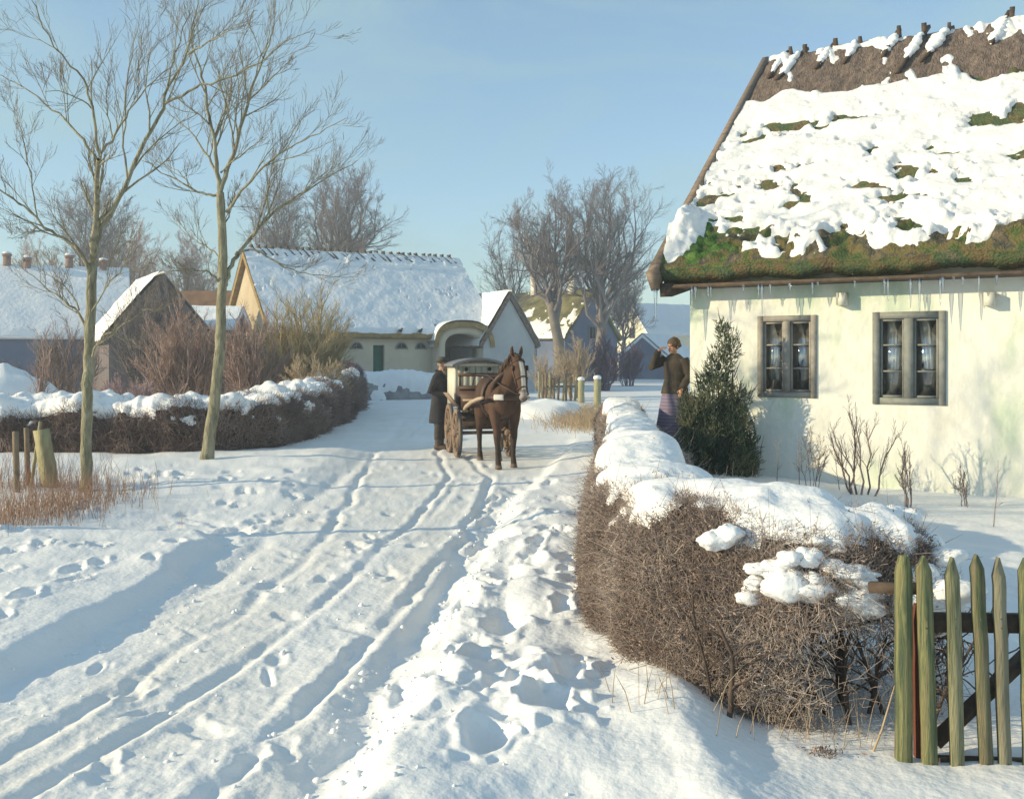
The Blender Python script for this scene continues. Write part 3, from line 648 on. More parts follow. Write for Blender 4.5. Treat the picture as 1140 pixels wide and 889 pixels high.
# ------------------------------------------------------------------ cottage
CU = np.array([.854, -.5206]); CO = np.array([2.52, 14.5]); CRZ = math.atan2(CU[1], CU[0]); CN = np.array([.5206, .854])
def frame_hit(px, py, O, u, n, b):
    """photo pixel -> (a, z) on the local plane y = b of a building frame"""
    d = np.array([(px-CX)/F, 1.0]); t = (np.dot(O, n)+b)/np.dot(d, n); w = d*t-O
    return float(np.dot(w, u)), float(CAMZ-(py-HY)/F*t)
def wall_holes(mb, a0, a1, z0, z1, holes, y0, y1, mi=0):
    """a wall along local x with real openings: outer and inner face, reveals"""
    xs = sorted({a0, a1, *[h[0] for h in holes], *[h[1] for h in holes]}); zs = sorted({z0, z1, *[h[2] for h in holes], *[h[3] for h in holes]})
    def solid(i, j):
        if i < 0 or j < 0 or i >= len(xs)-1 or j >= len(zs)-1: return False
        cx = (xs[i]+xs[i+1])/2; cz = (zs[j]+zs[j+1])/2
        return not any(h[0] < cx < h[1] and h[2] < cz < h[3] for h in holes)
    for i in range(len(xs)-1):
        for j in range(len(zs)-1):
            if not solid(i, j): continue
            xa, xb, za, zb = xs[i], xs[i+1], zs[j], zs[j+1]; q = [(0,1,2,3)]
            mb.add([(xa,y0,za),(xb,y0,za),(xb,y0,zb),(xa,y0,zb)], q, mi); mb.add([(xb,y1,za),(xa,y1,za),(xa,y1,zb),(xb,y1,zb)], q, mi)
            if not solid(i-1, j): mb.add([(xa,y1,za),(xa,y0,za),(xa,y0,zb),(xa,y1,zb)], q, mi)
            if not solid(i+1, j): mb.add([(xb,y0,za),(xb,y1,za),(xb,y1,zb),(xb,y0,zb)], q, mi)
            if not solid(i, j-1): mb.add([(xa,y1,za),(xb,y1,za),(xb,y0,za),(xa,y0,za)], q, mi)
            if not solid(i, j+1): mb.add([(xa,y0,zb),(xb,y0,zb),(xb,y1,zb),(xa,y1,zb)], q, mi)

class Roof:
    """gabled roof in a local frame: ridge along x; front eave at (y0, z0), ridge at (yr, zr), mirrored back"""
    def __init__(s, a0, a1, y0, z0, yr, zr, thick=.3, nu=120, nv=40, seed=1, amp=.03, fr=2.2, sag=0.):
        s.__dict__.update(a0=a0, a1=a1, y0=y0, z0=z0, yr=yr, zr=zr)
        s.u = np.linspace(a0, a1, nu); s.v = np.linspace(0, 1, nv)
        sl = np.array([yr-y0, zr-z0]); s.len = np.linalg.norm(sl); s.n2 = np.array([-sl[1], sl[0]])/s.len
        U, Vv = np.meshgrid(s.u, s.v, indexing='ij')
        s.U, s.Vv = U, Vv
        nz = amp*fbm(U*fr, Vv*s.len*fr, 0, seed, 4)-sag*np.sin((U-a0)/(a1-a0)*math.pi)
        s.front = np.stack([U, y0+Vv*sl[0]+nz*s.n2[0], z0+Vv*sl[1]+nz*s.n2[1]], -1)
        yb = 2*yr-y0; nb = amp*fbm(U*fr, Vv*s.len*fr, 0, seed+9, 4)-sag*np.sin((U-a0)/(a1-a0)*math.pi)
        s.back = np.stack([U, yb-Vv*sl[0]-nb*s.n2[0], z0+Vv*sl[1]+nb*s.n2[1]], -1)
        s.back[:, -1] = s.front[:, -1]
        s.N = np.broadcast_to(np.array([0, s.n2[0], s.n2[1]]), s.front.shape)
        s.Nb = np.broadcast_to(np.array([0, -s.n2[0], s.n2[1]]), s.front.shape)
        s.thick = thick
    def body(s, mb, mi=0):
        nu = len(s.u); t = s.thick
        inn = lambda y, z: np.stack([s.u, np.full(nu, y), np.full(nu, z)], -1)[:, None]
        i0 = s.front[:, :1]-np.array([0, s.n2[0], s.n2[1]])*t; i1 = inn(s.yr, s.zr-t/abs(s.n2[1])); i2 = s.back[:, :1]-np.array([0, -s.n2[0], s.n2[1]])*t
        ring = np.concatenate([s.front, s.back[:, -2::-1], i2, i1, i0], 1)
        mb.grid(ring, closed=True, mi=mi)
        for e, fl in ((0, 1), (-1, 0)):
            A = np.concatenate([s.front[e], i1[e], i0[e]]); B = np.concatenate([s.back[e], i1[e], i2[e]])
            for q, r in ((A, fl), (B, 1-fl)):
                f = np.arange(len(q)); mb.add(q, [f[::-1] if r else f], mi)

def cottage():
    o = thing('thatched_cottage', 'whitewashed cottage with a snow-covered mossy thatched roof and two windows', 'cottage', (*CO, 0), CRZ)
    hit = lambda px, py, b=0: frame_hit(px, py, CO, CU, CN, b)
    W = []
    for (x0, y0, x1, y1) in ((844,352,909,442),(972,347.5,1053,450)):
        a0, zt = hit(x0, (y0)); a1, zt2 = hit(x1, y0-2); _, zb = hit((x0+x1)/2, (y1)); _, zt = hit((x0+x1)/2, y0-.5)
        W.append((a0, a1, zb, zt))
    AL, BK, ZT = 9.5, 9.2, 2.97
    m = LB(); wall_holes(m, 0, AL, -.4, ZT, [(a0, a1, zb, zt) for a0, a1, zb, zt in W], 0, .36)
    # subdivide for gently uneven masonry
    m.build('wall', M['wall'], o)
    m = LB(); m.box((.18, BK/2+.18, 1.28), (.36, BK-.36-.02, 3.36)); m.box((AL-.18, BK/2+.18, 1.28), (.36, BK-.36-.02, 3.36)); m.box((AL/2, BK-.16, 1.2), (AL-.75, .3, 3.2))
    for a in (.0, AL-.36):
        m.add([(a,.02,2.98),(a,BK-.02,2.98),(a,4.6,6.78),(a+.36,.02,2.98),(a+.36,BK-.02,2.98),(a+.36,4.6,6.78)], [(0,2,1),(3,4,5)]); m.add([(a,.02,2.98),(a,BK-.02,2.98),(a+.36,BK-.02,2.98),(a+.36,.02,2.98),(a,4.6,6.78),(a+.36,4.6,6.78)], [(0,3,5,4),(1,4,5,2)])
    m.build('gable_wall', M['wall'], o)
    m = LB(); m.box((AL/2, 3.0, .2), (AL-.8, 5.2, .1)); m.box((AL/2, 5.4, 1.4), (AL-.8, .1, 2.3)); m.box((AL/2, 2.9, 2.62), (AL-.8, 5.0, .1)); m.box((3.05, 2.9, 1.4), (.1, 4.9, 2.3))
    m.build('interior_room', M['room'], o)
    for k, (a0, a1, zb, zt) in enumerate(W):
        fm = M['greywood2'] if k == 0 else M['greywood']; fw = .075 if k == 0 else .085
        w = LB(); y = -.022; dp = .12; c = .5*(a0+a1); e = .004
        w.box((a0+fw/2-e, y+dp/2, (zb+zt)/2), (fw, dp, zt-zb+2*e)); w.box((a1-fw/2+e, y+dp/2, (zb+zt)/2), (fw, dp, zt-zb+2*e))
        w.box((c, y+dp/2+.002, zt-fw/2+e), (a1-a0-2*fw+.012, dp-.004, fw)); w.box((c, y+dp/2+.002, zb+fw/2-e), (a1-a0-2*fw+.012, dp-.004, fw))
        cm = .085 if k == 0 else .11
        w.box((c, y+dp/2-.006, (zb+zt)/2), (cm, dp, zt-zb-2*fw+.004))
        win = w.build('window', fm, o)
        for s_ in (-1, 1):
            x0, x1 = (a0+fw, c-cm/2) if s_ < 0 else (c+cm/2, a1-fw)
            q = LB(); fr = .028; z0, z1 = zb+fw, zt-fw
            q.box((x0+fr/2, .035, (z0+z1)/2), (fr, .045, z1-z0)); q.box((x1-fr/2, .035, (z0+z1)/2), (fr, .045, z1-z0))
            q.box(((x0+x1)/2, .036, z1-fr/2), (x1-x0-2*fr, .043, fr)); q.box(((x0+x1)/2, .036, z0+fr/2), (x1-x0-2*fr, .043, fr))
            for t in (1/3, 2/3): q.box(((x0+x1)/2, .036, z0+(z1-z0)*t), (x1-x0-2*fr, .035, .02))
            q.build('sash', fm, win)
            g = LB(); g.box(((x0+x1)/2, .042, (z0+z1)/2), (x1-x0-fr, .004, z1-z0-fr)); g.build('pane', M['glass'], win)
        sl = LB(); sl.box((c, .30, zb+.045), (a1-a0+.1, .30, .03)); sl.build('sill', M['cartwhite'], win)
    # roof
    Rf = Roof(-.27, AL+.35, -.44, 2.97, 4.6, 7.14, .25, 420, 210, 71, .045, 2.6)
    up = np.interp(Rf.Vv, [0,.06,1], [0,0,0])
    edge = .05*fbm(Rf.U*5, Rf.U*0, 0, 72, 3); Rf.front[..., 2] += edge*np.exp(-Rf.Vv*28)
    m = LB(); Rf.body(m); roof = m.build('roof', M['mosst'], o, True)
    U, Vv = Rf.U, Rf.Vv; D = Vv*Rf.len
    # ridge capping of dark thatch
    m = LB(); k = Vv > .70; th = np.where(k, .035+.03*fbm(U*6, D*2.2, 0, 73, 4)-.03*sstep(.76, .70, Vv+.03*fbm(U*2, D*.2, 0, 74, 3)), -.02); snow_grid(m, Rf.front, Rf.N, th, up=0)
    snow_grid(m, Rf.back, Rf.Nb, np.where(Vv > .78, .05+.02*fbm(U*5, D*3, 0, 75, 2), -.02), up=0)
    m.build('ridge_thatch', M['thatch'], roof, True)
    # moss cushions
    m = LB(); n1 = fbm(U*2.4, D*2.8, 0, 76, 4); n2 = fbm(U*6.5, D*7.5, 0, 77, 3)
    th = (n1*.6+n2*1.1+.42-.9*sstep(.03, .17, Vv+.05*n1))*.15; th = np.maximum(th, (n1*.7+n2*.5-.25)*.12*(Vv < .7)); th = th*sstep(-.002, .05, Vv)+.012*(Vv < .05)-.03*(Vv < .004); mth = np.where(Vv < .72, np.maximum(th, 0), 0); snow_grid(m, Rf.front, Rf.N, np.where(Vv < .72, th, -.02), up=.2)
    m.build('moss', M['moss'], roof, True)
    m = LB(); n3 = fbm(U*7, D*7, 0, 78, 3); lw = sstep(1.05, .5, U+.15*n3)
    th = (n3*.9+.55-1.2*sstep(.03, .15, Vv-.13*sstep(.5, .0, U)+.08*n1)-.55*sstep(.3, 1.5, U)-sstep(1.3,2.0,U))*.15
    th = th*sstep(-.002, .05, Vv); mth = np.maximum(mth, th); snow_grid(m, Rf.front, Rf.N, th, up=.2); m.build('bright_moss', M['mossg'], roof, True)
    # snow blanket with holes
    a = fbm(U*1.0, D*1.9, 0, 81, 4); b = fbm(U*2.3, D*3.6, 0, 82, 4); lo = fbm(U*1.3, U*0, 0, 83, 3); hi = fbm(U*1.1+7, U*0, 0, 84, 3)
    bot = .005+.04*lo+.14*fbm(U*2.2, D*2.0, 0, 85, 3)+.12*sstep(1.5, .5, U); top = .725+.05*hi+.06*fbm(U*2.6, D*2.0, 0, 86, 2)+.05*sstep(1.2, .1, U)
    q = sstep(-.02, .035, Vv-bot)*sstep(-.012, .03, top-Vv)
    hl = fbm(U*1.75+.5*fbm(U*.8, D*.8, 0, 186, 2), D*2.9, 0, 187, 4, .55); hb = fbm(U*.7, D*.9, 0, 183, 2)
    holes = np.maximum(hl-.15+.26*hb, b-.30)*sstep(.66, .55, Vv); holes = np.maximum(holes, (hl+.5*b-.20)*sstep(.34, .16, Vv))
    th = (.095+.03*fbm(U*2.2, D*2.6, 0, 87, 2)+.05*a)*q-.012-.85*np.maximum(holes, 0)-.25*(1-q)
    th = np.clip(th, -.03, .2)
    # snow lying at the verge and low on the corner
    cor = np.exp(-(((U+.12)/.26)**2+((Vv-.115)/.085)**2))*.42-.10; th = np.maximum(th, cor)
    stk = fbm((U+.30*D)*3.6, D*.45, 0, 190, 3)+.35*fbm(U*6, D*4, 0, 191, 2); th = np.maximum(th, np.where(Vv > .68, (stk-.07+.22*sstep(.86, .99, Vv))*.16, -.02))
    pch = fbm(U*2.6+3, D*3.2, 0, 184, 4)+.35*n1; th = np.maximum(th, np.where((Vv < .2)*(Vv > .015), (pch-.0-.35*sstep(1.5, 1.1, U))*.25*sstep(.012, .045, Vv), -.03)); th = th-.2*sstep(.02, .0, Vv)
    rid = np.where(Vv > .955, .05+.05*fbm(U*3, D*2, 0, 88, 3)-.12*sstep(.985, .955, Vv), -.02); th = np.maximum(th, rid); th = np.where(th > -.005, th+mth*.92*sstep(-.005, .01, th), th)
    m = LB(); snow_grid(m, Rf.front, Rf.N, th, up=.35)
    snow_grid(m, Rf.back, Rf.Nb, np.where((Vv > .93), .05+.04*fbm(U*3, D*3, 0, 89, 3), np.where(Vv < .9, .09+.03*a, -.02)), up=.3)
    m.build('snow_cover', M['roofsnow'], roof, True)
    # ridge saddles: pairs of crossed oak bars
    rs = np.random.default_rng(12)
    slp = (Rf.zr-Rf.z0)/(Rf.yr-Rf.y0)
    for k, a in enumerate([.0,.30,.82,1.25,1.9,2.35,2.72,3.6,4.25,4.75,5.6,6.3,7.2,8.0,8.9]):
        L = rs.uniform(.85, 1.6); tl = rs.uniform(-.22, -.05); h = rs.uniform(.10, .30)
        def foot(sg, l, lift): return np.array([a+tl*l, Rf.yr-sg*l*.755, Rf.zr-l*.755*slp+lift])
        m = LB(); w = rs.uniform(.05, .085)
        m.bar(foot(1, L, .10), (a-tl*.3, Rf.yr+.16, Rf.zr+h), w, .055); m.bar(foot(-1, L, .10)+[.1,0,0], (a+.07+rs.normal()*.04, Rf.yr-.15, Rf.zr+h*.8), w, .055); m.build('ridge_saddle', M['darkwood'], roof)
        n = 16; t = np.linspace(0, 1, n); l0 = rs.uniform(-.02, .12); l1 = L*rs.uniform(.75, 1.05); ll = l0+(l1-l0)*t; wd = rs.uniform(.04, .085)*(1.5 if k in (6, 10) else 1)
        P = np.stack([foot(1, l, .075) for l in ll]); rr = wd*np.sin(np.clip(t*1.02+.04, 0, 1)*math.pi)**.5*(1+.25*rs.normal(size=n)); rr = np.clip(rr, .012, .2)
        P[:, 0] += rs.normal(size=n)*.012; P[:, 2] += .02
        sn = LB(); sn.tube(P, rr, 10, hint=(1,0,0), rw=np.clip(rr*.75, .01, .06)); sn.build('saddle_snow', M['snow'], roof, True)
    # barge board on the verge
    m = LB(); a = -.335
    for (ys, ye) in ((-.56, 4.6),):
        sl = (7.14-2.97)/(4.6+.44); z = lambda y: 2.97+(y+.44)*sl
        m.bar((a, ys, z(ys)-.10), (a, 4.62, z(4.62)-.10), .11, .30, up=(0,-sl,1)); m.bar((a, 9.76, z(ys)-.10), (a, 4.66, z(4.62)-.10), .05, .30, up=(0,sl,1))
    m.build('barge_board', M['verge'], o)
    m = LB(); m.bar((-.2, -.40, 2.66), (-.2, .6, 2.85), .18, .18); m.build('verge_beam', M['darkwood'], o)
    m = LB(); m.box((AL/2, -.20, 2.715), (AL+.4, .40, .045)); m.build('eave_board', M['darkwood'], o)
    for px in (938, 1102):
        a, z = hit(px, 333, -.06); m = LB(); m.box((a, -.075, z), (.12, .16, .16)); m.build('beam_end', M['cartwhite'], o)
    ri = np.random.default_rng(4)
    for px, L in [(771,.30),(775,.20),(789,.26),(792,.12),(845,.22),(849,.28),(858,.18),(905,.22),(911,.16),(985,.2),(989,.24),(1014,.3),(1024,.36),(1047,.26),(1050,.14),(1072,.18),(1090,.2),(1110,.16),(828,.12),(880,.12),(952,.14),(1062,.12)]:
        a, z = hit(px, 320, -.38); L *= ri.uniform(.5, 1.5); m = LB(); t = np.linspace(0, 1, 7)[:, None]
        c = np.array([a, -.40, 2.70])+np.array([0, 0, -L])*t; r = .017*(1-t[:, 0])**.8*ri.uniform(.8, 1.3)+.0015; m.tube(c, r*(1+.15*ri.normal(size=7)), 7); m.build('icicle', M['ice'], o, True)
    for px, L in [(736.5,.5)]:
        m = LB(); t = np.linspace(0, 1, 7)[:, None]; m.tube(np.array([-.30, -.52, 2.68])+np.array([0,0,-L])*t, .028*(1-t[:, 0])**.8+.0015, 7); m.build('icicle', M['ice'], o, True)
    # curtains and pot plants behind the panes: things of their own
    def world(a, b, z): return np.array([*(CO+CU*a+CN*b), z])
    def curtain(a0, a1, z0, z1, y, label, ph):
        t = np.linspace(0, 1, 26); zz = np.linspace(0, 1, 10); P = np.zeros((26, 10, 3))
        for j, z in enumerate(zz):
            for i, u in enumerate(t):
                ww = .75+.25*z; P[i, j] = world(a0+(a1-a0)*(u if ph > 0 else 1-(1-u))*ww+(0 if ph > 0 else (a1-a0)*(1-ww)), y+.018*math.sin(u*26+ph+z)+.01*z, z0+(z1-z0)*z)
        mb = MB(); mb.grid(P); mb.grid(P[::-1]+np.array([*(CN*.004), 0])); tag(mb.build('curtain', M['curtain'], None, True), label, 'curtain', 'white window curtains')
    w1, w2 = W; c1 = (w1[0]+w1[1])/2; c2 = (w2[0]+w2[1])/2
    curtain(c1-.27, c1-.05, w1[2]+.22, w1[3]-.08, .10, 'narrow white curtain behind the left half of the brownish-framed window', 1)
    curtain(c1+.16, c1+.36, w1[2]+.20, w1[3]-.08, .10, 'narrow white curtain behind the right half of the brownish-framed window', -1)
    curtain(c2-.29, c2-.07, w2[2]+.10, w2[3]-.10, .10, 'long white curtain behind the left half of the larger grey window', 1)
    curtain(c2+.10, c2+.38, w2[2]+.45, w2[3]-.10, .10, 'short white curtain above the tall pot plant', -1)
    def potplant(a, b, z, ph, pr, h, w, n, label, pm, sz):
        loc = world(a, b, z); t = thing('potted_plant', label, 'pot plant', loc, 0, 'pot plants on the window sills')
        m = MB(); m.tube([loc, loc+[0,0,ph*.86], loc+[0,0,ph*.87], loc+[0,0,ph]], [pr*.72, pr*.95, pr*1.1, pr*1.1], 14); m.build('pot', M[pm], t, True)
        g = np.random.default_rng(int(a*100)); st = MB(); lf = []
        for k in range(5):
            e = loc+np.array([g.normal()*w*.4, g.normal()*w*.25, ph+h*g.uniform(.6, 1)]); st.tube([loc+[0,0,ph*.9], (loc+[0,0,ph]+e)/2+g.normal(size=3)*.01, e], [.004,.003,.002], 5)
            for q in np.linspace(.25, 1, n//5): lf.append(loc+[0,0,ph]+(e-loc-[0,0,ph])*q+g.normal(size=3)*w*.28)
        st.build('stem', M['leaf'], t); l = MB(); l.leaves(np.array(lf), sz, rg=g, asp=1.0); l.build('foliage', M['leaf'], t)
    potplant(c1+.27, .20, w1[2]+.062, .10, .05, .22, .12, 60, 'small green plant in a pale pot inside the brownish-framed window', 'pot', .032)
    potplant(c2-.30, .20, w2[2]+.062, .07, .06, .20, .16, 70, 'low spreading green plant on the sill under the long curtain', 'terra', .034)
    potplant(c2+.30, .20, w2[2]+.062, .19, .075, .46, .13, 75, 'tall green plant in a pale pot inside the larger grey window', 'pot', .036)
    return W
cottage()

def crumbs():
    g = np.random.default_rng(55); n = 420; y = 3.8+9*g.uniform(0, 1, n)**1.6; side = g.uniform(0, 1, n); x = np.where(side < .55, xr_bank(y)+g.normal(size=n)*.16, np.where(side < .8, -2.45+g.normal(size=n)*.2, g.uniform(-2.4, .4, n)))
    z = ground_h(x, y); m = MB()
    for k in range(n):
        r = .006+.016*g.uniform()**3; m.blob((x[k], y[k], z[k]+r*.25), (r*g.uniform(.8,1.4), r*g.uniform(.8,1.4), r*.8), k, .5, 2., 7, 5)
    m.build('snow_crumbs', M['snow'], None, True)['kind'] = 'stuff'
crumbs()

# ------------------------------------------------------------------ garden plants
def evergreen():
    rg = np.random.default_rng(15); b = np.array([2.80, 13.62, gz(2.80, 13.62)]); s_ = 13.62/F
    o = thing('evergreen_bush', 'tall ragged dark green bush standing against the white cottage corner', 'bush', b)
    t = MB()
    for k in range(5):
        T = Tree(500+k); q = T.path(b+np.array([rg.normal()*.08, rg.normal()*.08, -.1]), (rg.normal()*.2, rg.normal()*.15, 1), 1.5, 7, .08, .1); t.tube(q, np.linspace(.035, .008, 8), 6)
    t.build('trunk', M['stem'], o, True)
    lobes = [(812,512,.30,.28,.30),(790,512,.30,.26,.26),(826,500,.22,.25,.30),(775,492,.26,.25,.24),(800,478,.30,.26,.28),(778,455,.22,.2,.22),(815,470,.24,.22,.28),(804,440,.22,.2,.28),(822,446,.15,.15,.22),(800,408,.17,.16,.26),(812,388,.13,.13,.22),(804,368,.09,.09,.16),(786,425,.13,.12,.18),(768,470,.15,.15,.15),(832,520,.15,.18,.2)]
    f = MB(); d = MB()
    for i, (px, py, rx, ry, rz) in enumerate(lobes):
        c = V(px, py, 13.62+rg.uniform(-.10, .06)); rad = np.array([rx, ry, rz])
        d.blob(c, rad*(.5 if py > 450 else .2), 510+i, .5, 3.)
        n = int((1500 if py > 450 else 800)*rx*rz/.09); u = rg.normal(size=(n, 3)); u /= np.linalg.norm(u, axis=1, keepdims=True)
        k = (.5+.62*rg.uniform(0, 1, n)**1.1)*(1+.6*fbm(u[:, 0]*2.4, u[:, 1]*2.4, u[:, 2]*2.4, 530+i, 2)); p = c+u*rad*k[:, None]
        dr = u*.6+np.array([0,0,.9])+rg.normal(size=(n, 3))*.45; dr /= np.linalg.norm(dr, axis=1, keepdims=True); L = rg.uniform(.03, .10, (n, 1))*np.where(rg.uniform(0, 1, (n, 1)) > .93, 2.6, 1)
        f.sticks(p, p+dr*L, rg.uniform(.005, .009, n), .002, 3)
        f.leaves(p[::2]+rg.normal(size=(len(p[::2]), 3))*.02, rg.uniform(.012, .028, len(p[::2])), rg=rg)
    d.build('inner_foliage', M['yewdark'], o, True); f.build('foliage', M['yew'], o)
evergreen()
GP = 'leafless garden shrubs before the white wall'
sp_small = [(9,.40,24,3,.18,.25),(7,.5,26,3,.14,.15)]
def gshrub(seed, px, py, d, hpx, wpx, label, n, mt='hedgeL', minr=.0022, rad=.012, group=GP, sp=sp_small):
    return shrub(seed, px, py, d, hpx, wpx, label, M[mt], n, 1, group, minr, 'garden_shrub', rad, .15, sp)
gshrub(61, 960, 547, 12.2, 432, 88, 'many-stemmed leafless shrub reaching up to the larger grey window', 7, rad=.014)
gshrub(62, 1012, 562, 11.4, 472, 34, 'small upright bare sapling between the shrub and the house end', 4, rad=.011)
gshrub(63, 1078, 556, 11.5, 492, 44, 'faint low bare bush at the plastered wall near the gate', 4, rad=.006)
gshrub(64, 905, 545, 12.6, 480, 46, 'low wispy twigs standing in the blue wall shadow', 6, rad=.005)
for k, (px, py, d, h) in enumerate([(890,540,12.4,475),(1106,585,10.2,505),(865,545,12.8,488),(935,545,12.5,500)]):
    b = V(px, py, d); b[2] = gz(b[0], b[1]); T = Tree(600+k); p = T.path(b-[0,0,.05], (rng.normal()*.06, 0, 1), (py-h)*d/F, 6, .05, .02); m = MB(); m.tube(p, np.linspace(.006, .002, 7), 5)
    for q in range(5): m.tube(T.path(p[2+q % 4], (T.r.normal(), T.r.normal(), 1.2), .12, 3, .2, .1), [.003,.0025,.002,.0015], 4)
    tag(m.build('dry_stalk', M['hedgeL']), ['thin dry stalk standing in the blue shadow beside the evergreen bush','lone dry stalk in the snow before the house end near the gate','dry stalk tight against the evergreen bush','short dry stalk in front of the many-stemmed shrub'][k], 'plant stalk', 'dry garden stalks')

# ------------------------------------------------------------------ picket gate
def gate():
    rg = np.random.default_rng(31)
    b = V(1005, 855, 4.28); o = thing('picket_gate', 'weathered green picket gate of pointed palings in the snow', 'gate', (b[0], b[1], gz(b[0], b[1])))
    def pale(px_t, px_b, pyt, w, dp, th, mt, name='paling', blunt=False, dy=0.):
        top = V(px_t, pyt, dp); bot = V(px_b, 872, dp); n = 9; wd = .9*w*dp/F
        m = MB(); t = np.linspace(0, 1, n); ys = rg.normal()*.004
        hw = wd/2*(1+.014*rg.normal(size=n)); rows = []
        for i in range(n):
            c = bot*(1-t[i])+(top-[0,0,.0])*t[i]
            if i == n-1: c = c-[0,0,rg.uniform(.05,.08)]
            rows.append([(c[0]-hw[i], dp-th/2+dy, c[2]), (c[0]+hw[i], dp-th/2+dy, c[2]), (c[0]+hw[i], dp+th/2+dy, c[2]), (c[0]-hw[i], dp+th/2+dy, c[2])])
        k = .45 if blunt else .12; c = top
        rows.append([(c[0]-hw[-1]*k, dp-th/2+dy, c[2]), (c[0]+hw[-1]*k, dp-th/2+dy, c[2]), (c[0]+hw[-1]*k, dp+th/2+dy, c[2]), (c[0]-hw[-1]*k, dp+th/2+dy, c[2])])
        P = np.array(rows); P[:, :, 0] += (.0012*rg.normal(size=len(rows)))[:, None]
        m.grid(P, closed=True); m.add(P[-1], [(0,1,2,3)]); m.add(P[0], [(3,2,1,0)])
        if name == 'paling':
            for py_ in (688, 698, 849, 857):
                q = (bot-top)*((py_-pyt)/(872-pyt))+top; m.tube([(q[0]+rg.normal()*.008, dp-th/2+dy+.002, q[2]), (q[0]+rg.normal()*.002, dp-th/2+dy-.003, q[2])], .0035, 7, mi=1)
        m.build(name, [M[mt], M['iron']], o)
    pale(1006, 1006, 618, 17, 4.28, .05, 'greenwood', 'gate_post', True)
    pale(1020, 1022, 672, 8, 4.34, .03, 'redwood', 'stake', True)
    pale(1028, 1036, 618, 18, 4.25, .024, 'greenwood')
    pale(1060, 1066, 620, 16, 4.25, .024, 'greenwood2')
    pale(1087, 1099, 617, 15.5, 4.25, .024, 'greenwood3')
    pale(1111, 1119, 620, 14.5, 4.25, .024, 'greypale')
    pale(1141, 1147, 621, 15, 4.25, .024, 'greenwood'); pale(1172, 1176, 622, 15, 4.25, .024, 'greenwood')
    m = MB(); m.bar(V(1036, 692, 4.30), V(1205, 694, 4.30), .035, .078); m.build('upper_rail', M['darkwood'], o)
    m = MB(); m.bar(V(1036, 851, 4.30), V(1205, 856, 4.30), .035, .075); m.build('lower_rail', M['darkwood'], o)
    m = MB(); m.bar(V(1040, 826, 4.336), V(1180, 694, 4.336), .03, .085, up=(0,1,0)); m.build('brace', M['darkwood'], o)
    m = MB(); m.bar(V(968, 653, 4.5), V(1024, 655, 4.38), .04, .045); m.build('cross_bar', M['darkwood'], o)
gate()

# ------------------------------------------------------------------ fence and posts
def post(name, label, group, px, py, pxt, pyt, d, r, n, mt, square=False, snow=False, rot=.4):
    b = V(px, py, d); g = gz(b[0], b[1]); t = V(pxt, pyt, d)
    if snow: t[2] = g+(t[2]-b[2])
    b[2] = g-.12; o = thing(name, label, 'post', (b[0], b[1], g), 0, group); m = MB()
    k = np.linspace(0, 1, 7)[:, None]; p = b*(1-k)+t*k; rr = r*np.linspace(1.05, .95, 7)*(1+.04*rng.normal(size=7))
    m.tube(p, rr, n, hint=(math.cos(rot), math.sin(rot), 0), rw=rr*(.8 if square else 1)); m.build('shaft', M[mt], o, not square)
    if snow: s = MB(); s.blob(t+[0,0,.02], np.array([r*1.15, r*1.15, r*.7]), 7, .15, 2.); s.build('snow_cap', M['snow'], o, True)
FP = 'old fence posts in the dry red grass'
post('fence_post', 'thick leaning moss-yellow fence post beside the roadside tree', FP, 58, 546, 46, 478, 13.2, .105, 4, 'post', True)
post('fence_stake', 'thin upright stake next to the thick leaning post', FP, 32, 546, 29, 476, 13.4, .035, 7, 'stake')
post('fence_stake', 'crooked brown stake farthest from the roadside trees', FP, 19, 552, 17, 480, 12.8, .04, 7, 'stake')
post('fence_stake', 'short slanting stick leaning on the thick post', FP, 33, 498, 45, 469, 13.3, .022, 6, 'post')
GPOST = 'round posts with snow caps by the lane'
post('round_post', 'stout round snow-capped post in the white verge, the nearer of two', GPOST, 665, 454, 665, 421, 36, .13, 10, 'post', snow=True)
post('round_post', 'snow-capped round post at the end of the broken palings', GPOST, 647, 445, 647, 419, 40, .13, 10, 'post', snow=True)
def old_fence():
    b = V(618, 444, 41); o = thing('paling_fence', 'row of crooked grey palings running up to the round posts', 'fence', (b[0], b[1], gz(b[0], b[1])))
    rg = np.random.default_rng(9)
    for k, px in enumerate([600,604,608,612,617,621,626,630,635,640]):
        d = 41+.1*k; q = V(px, 446, d); m = MB(); h = rg.uniform(.85, 1.25); g = gz(q[0], q[1]); m.bar((q[0], d, g-.1), (q[0]+rg.normal()*.04, d, g+h), .10, .03, up=(0,1,0)); m.build('paling', M['stake'] if k % 3 else M['post'], o)
    m = MB(); p0 = V(598, 430, 41.12); p1 = V(646, 430, 42.0); m.bar(p0, p1, .03, .09, up=(0,0,1)); m.build('rail', M['stake'], o)
old_fence()

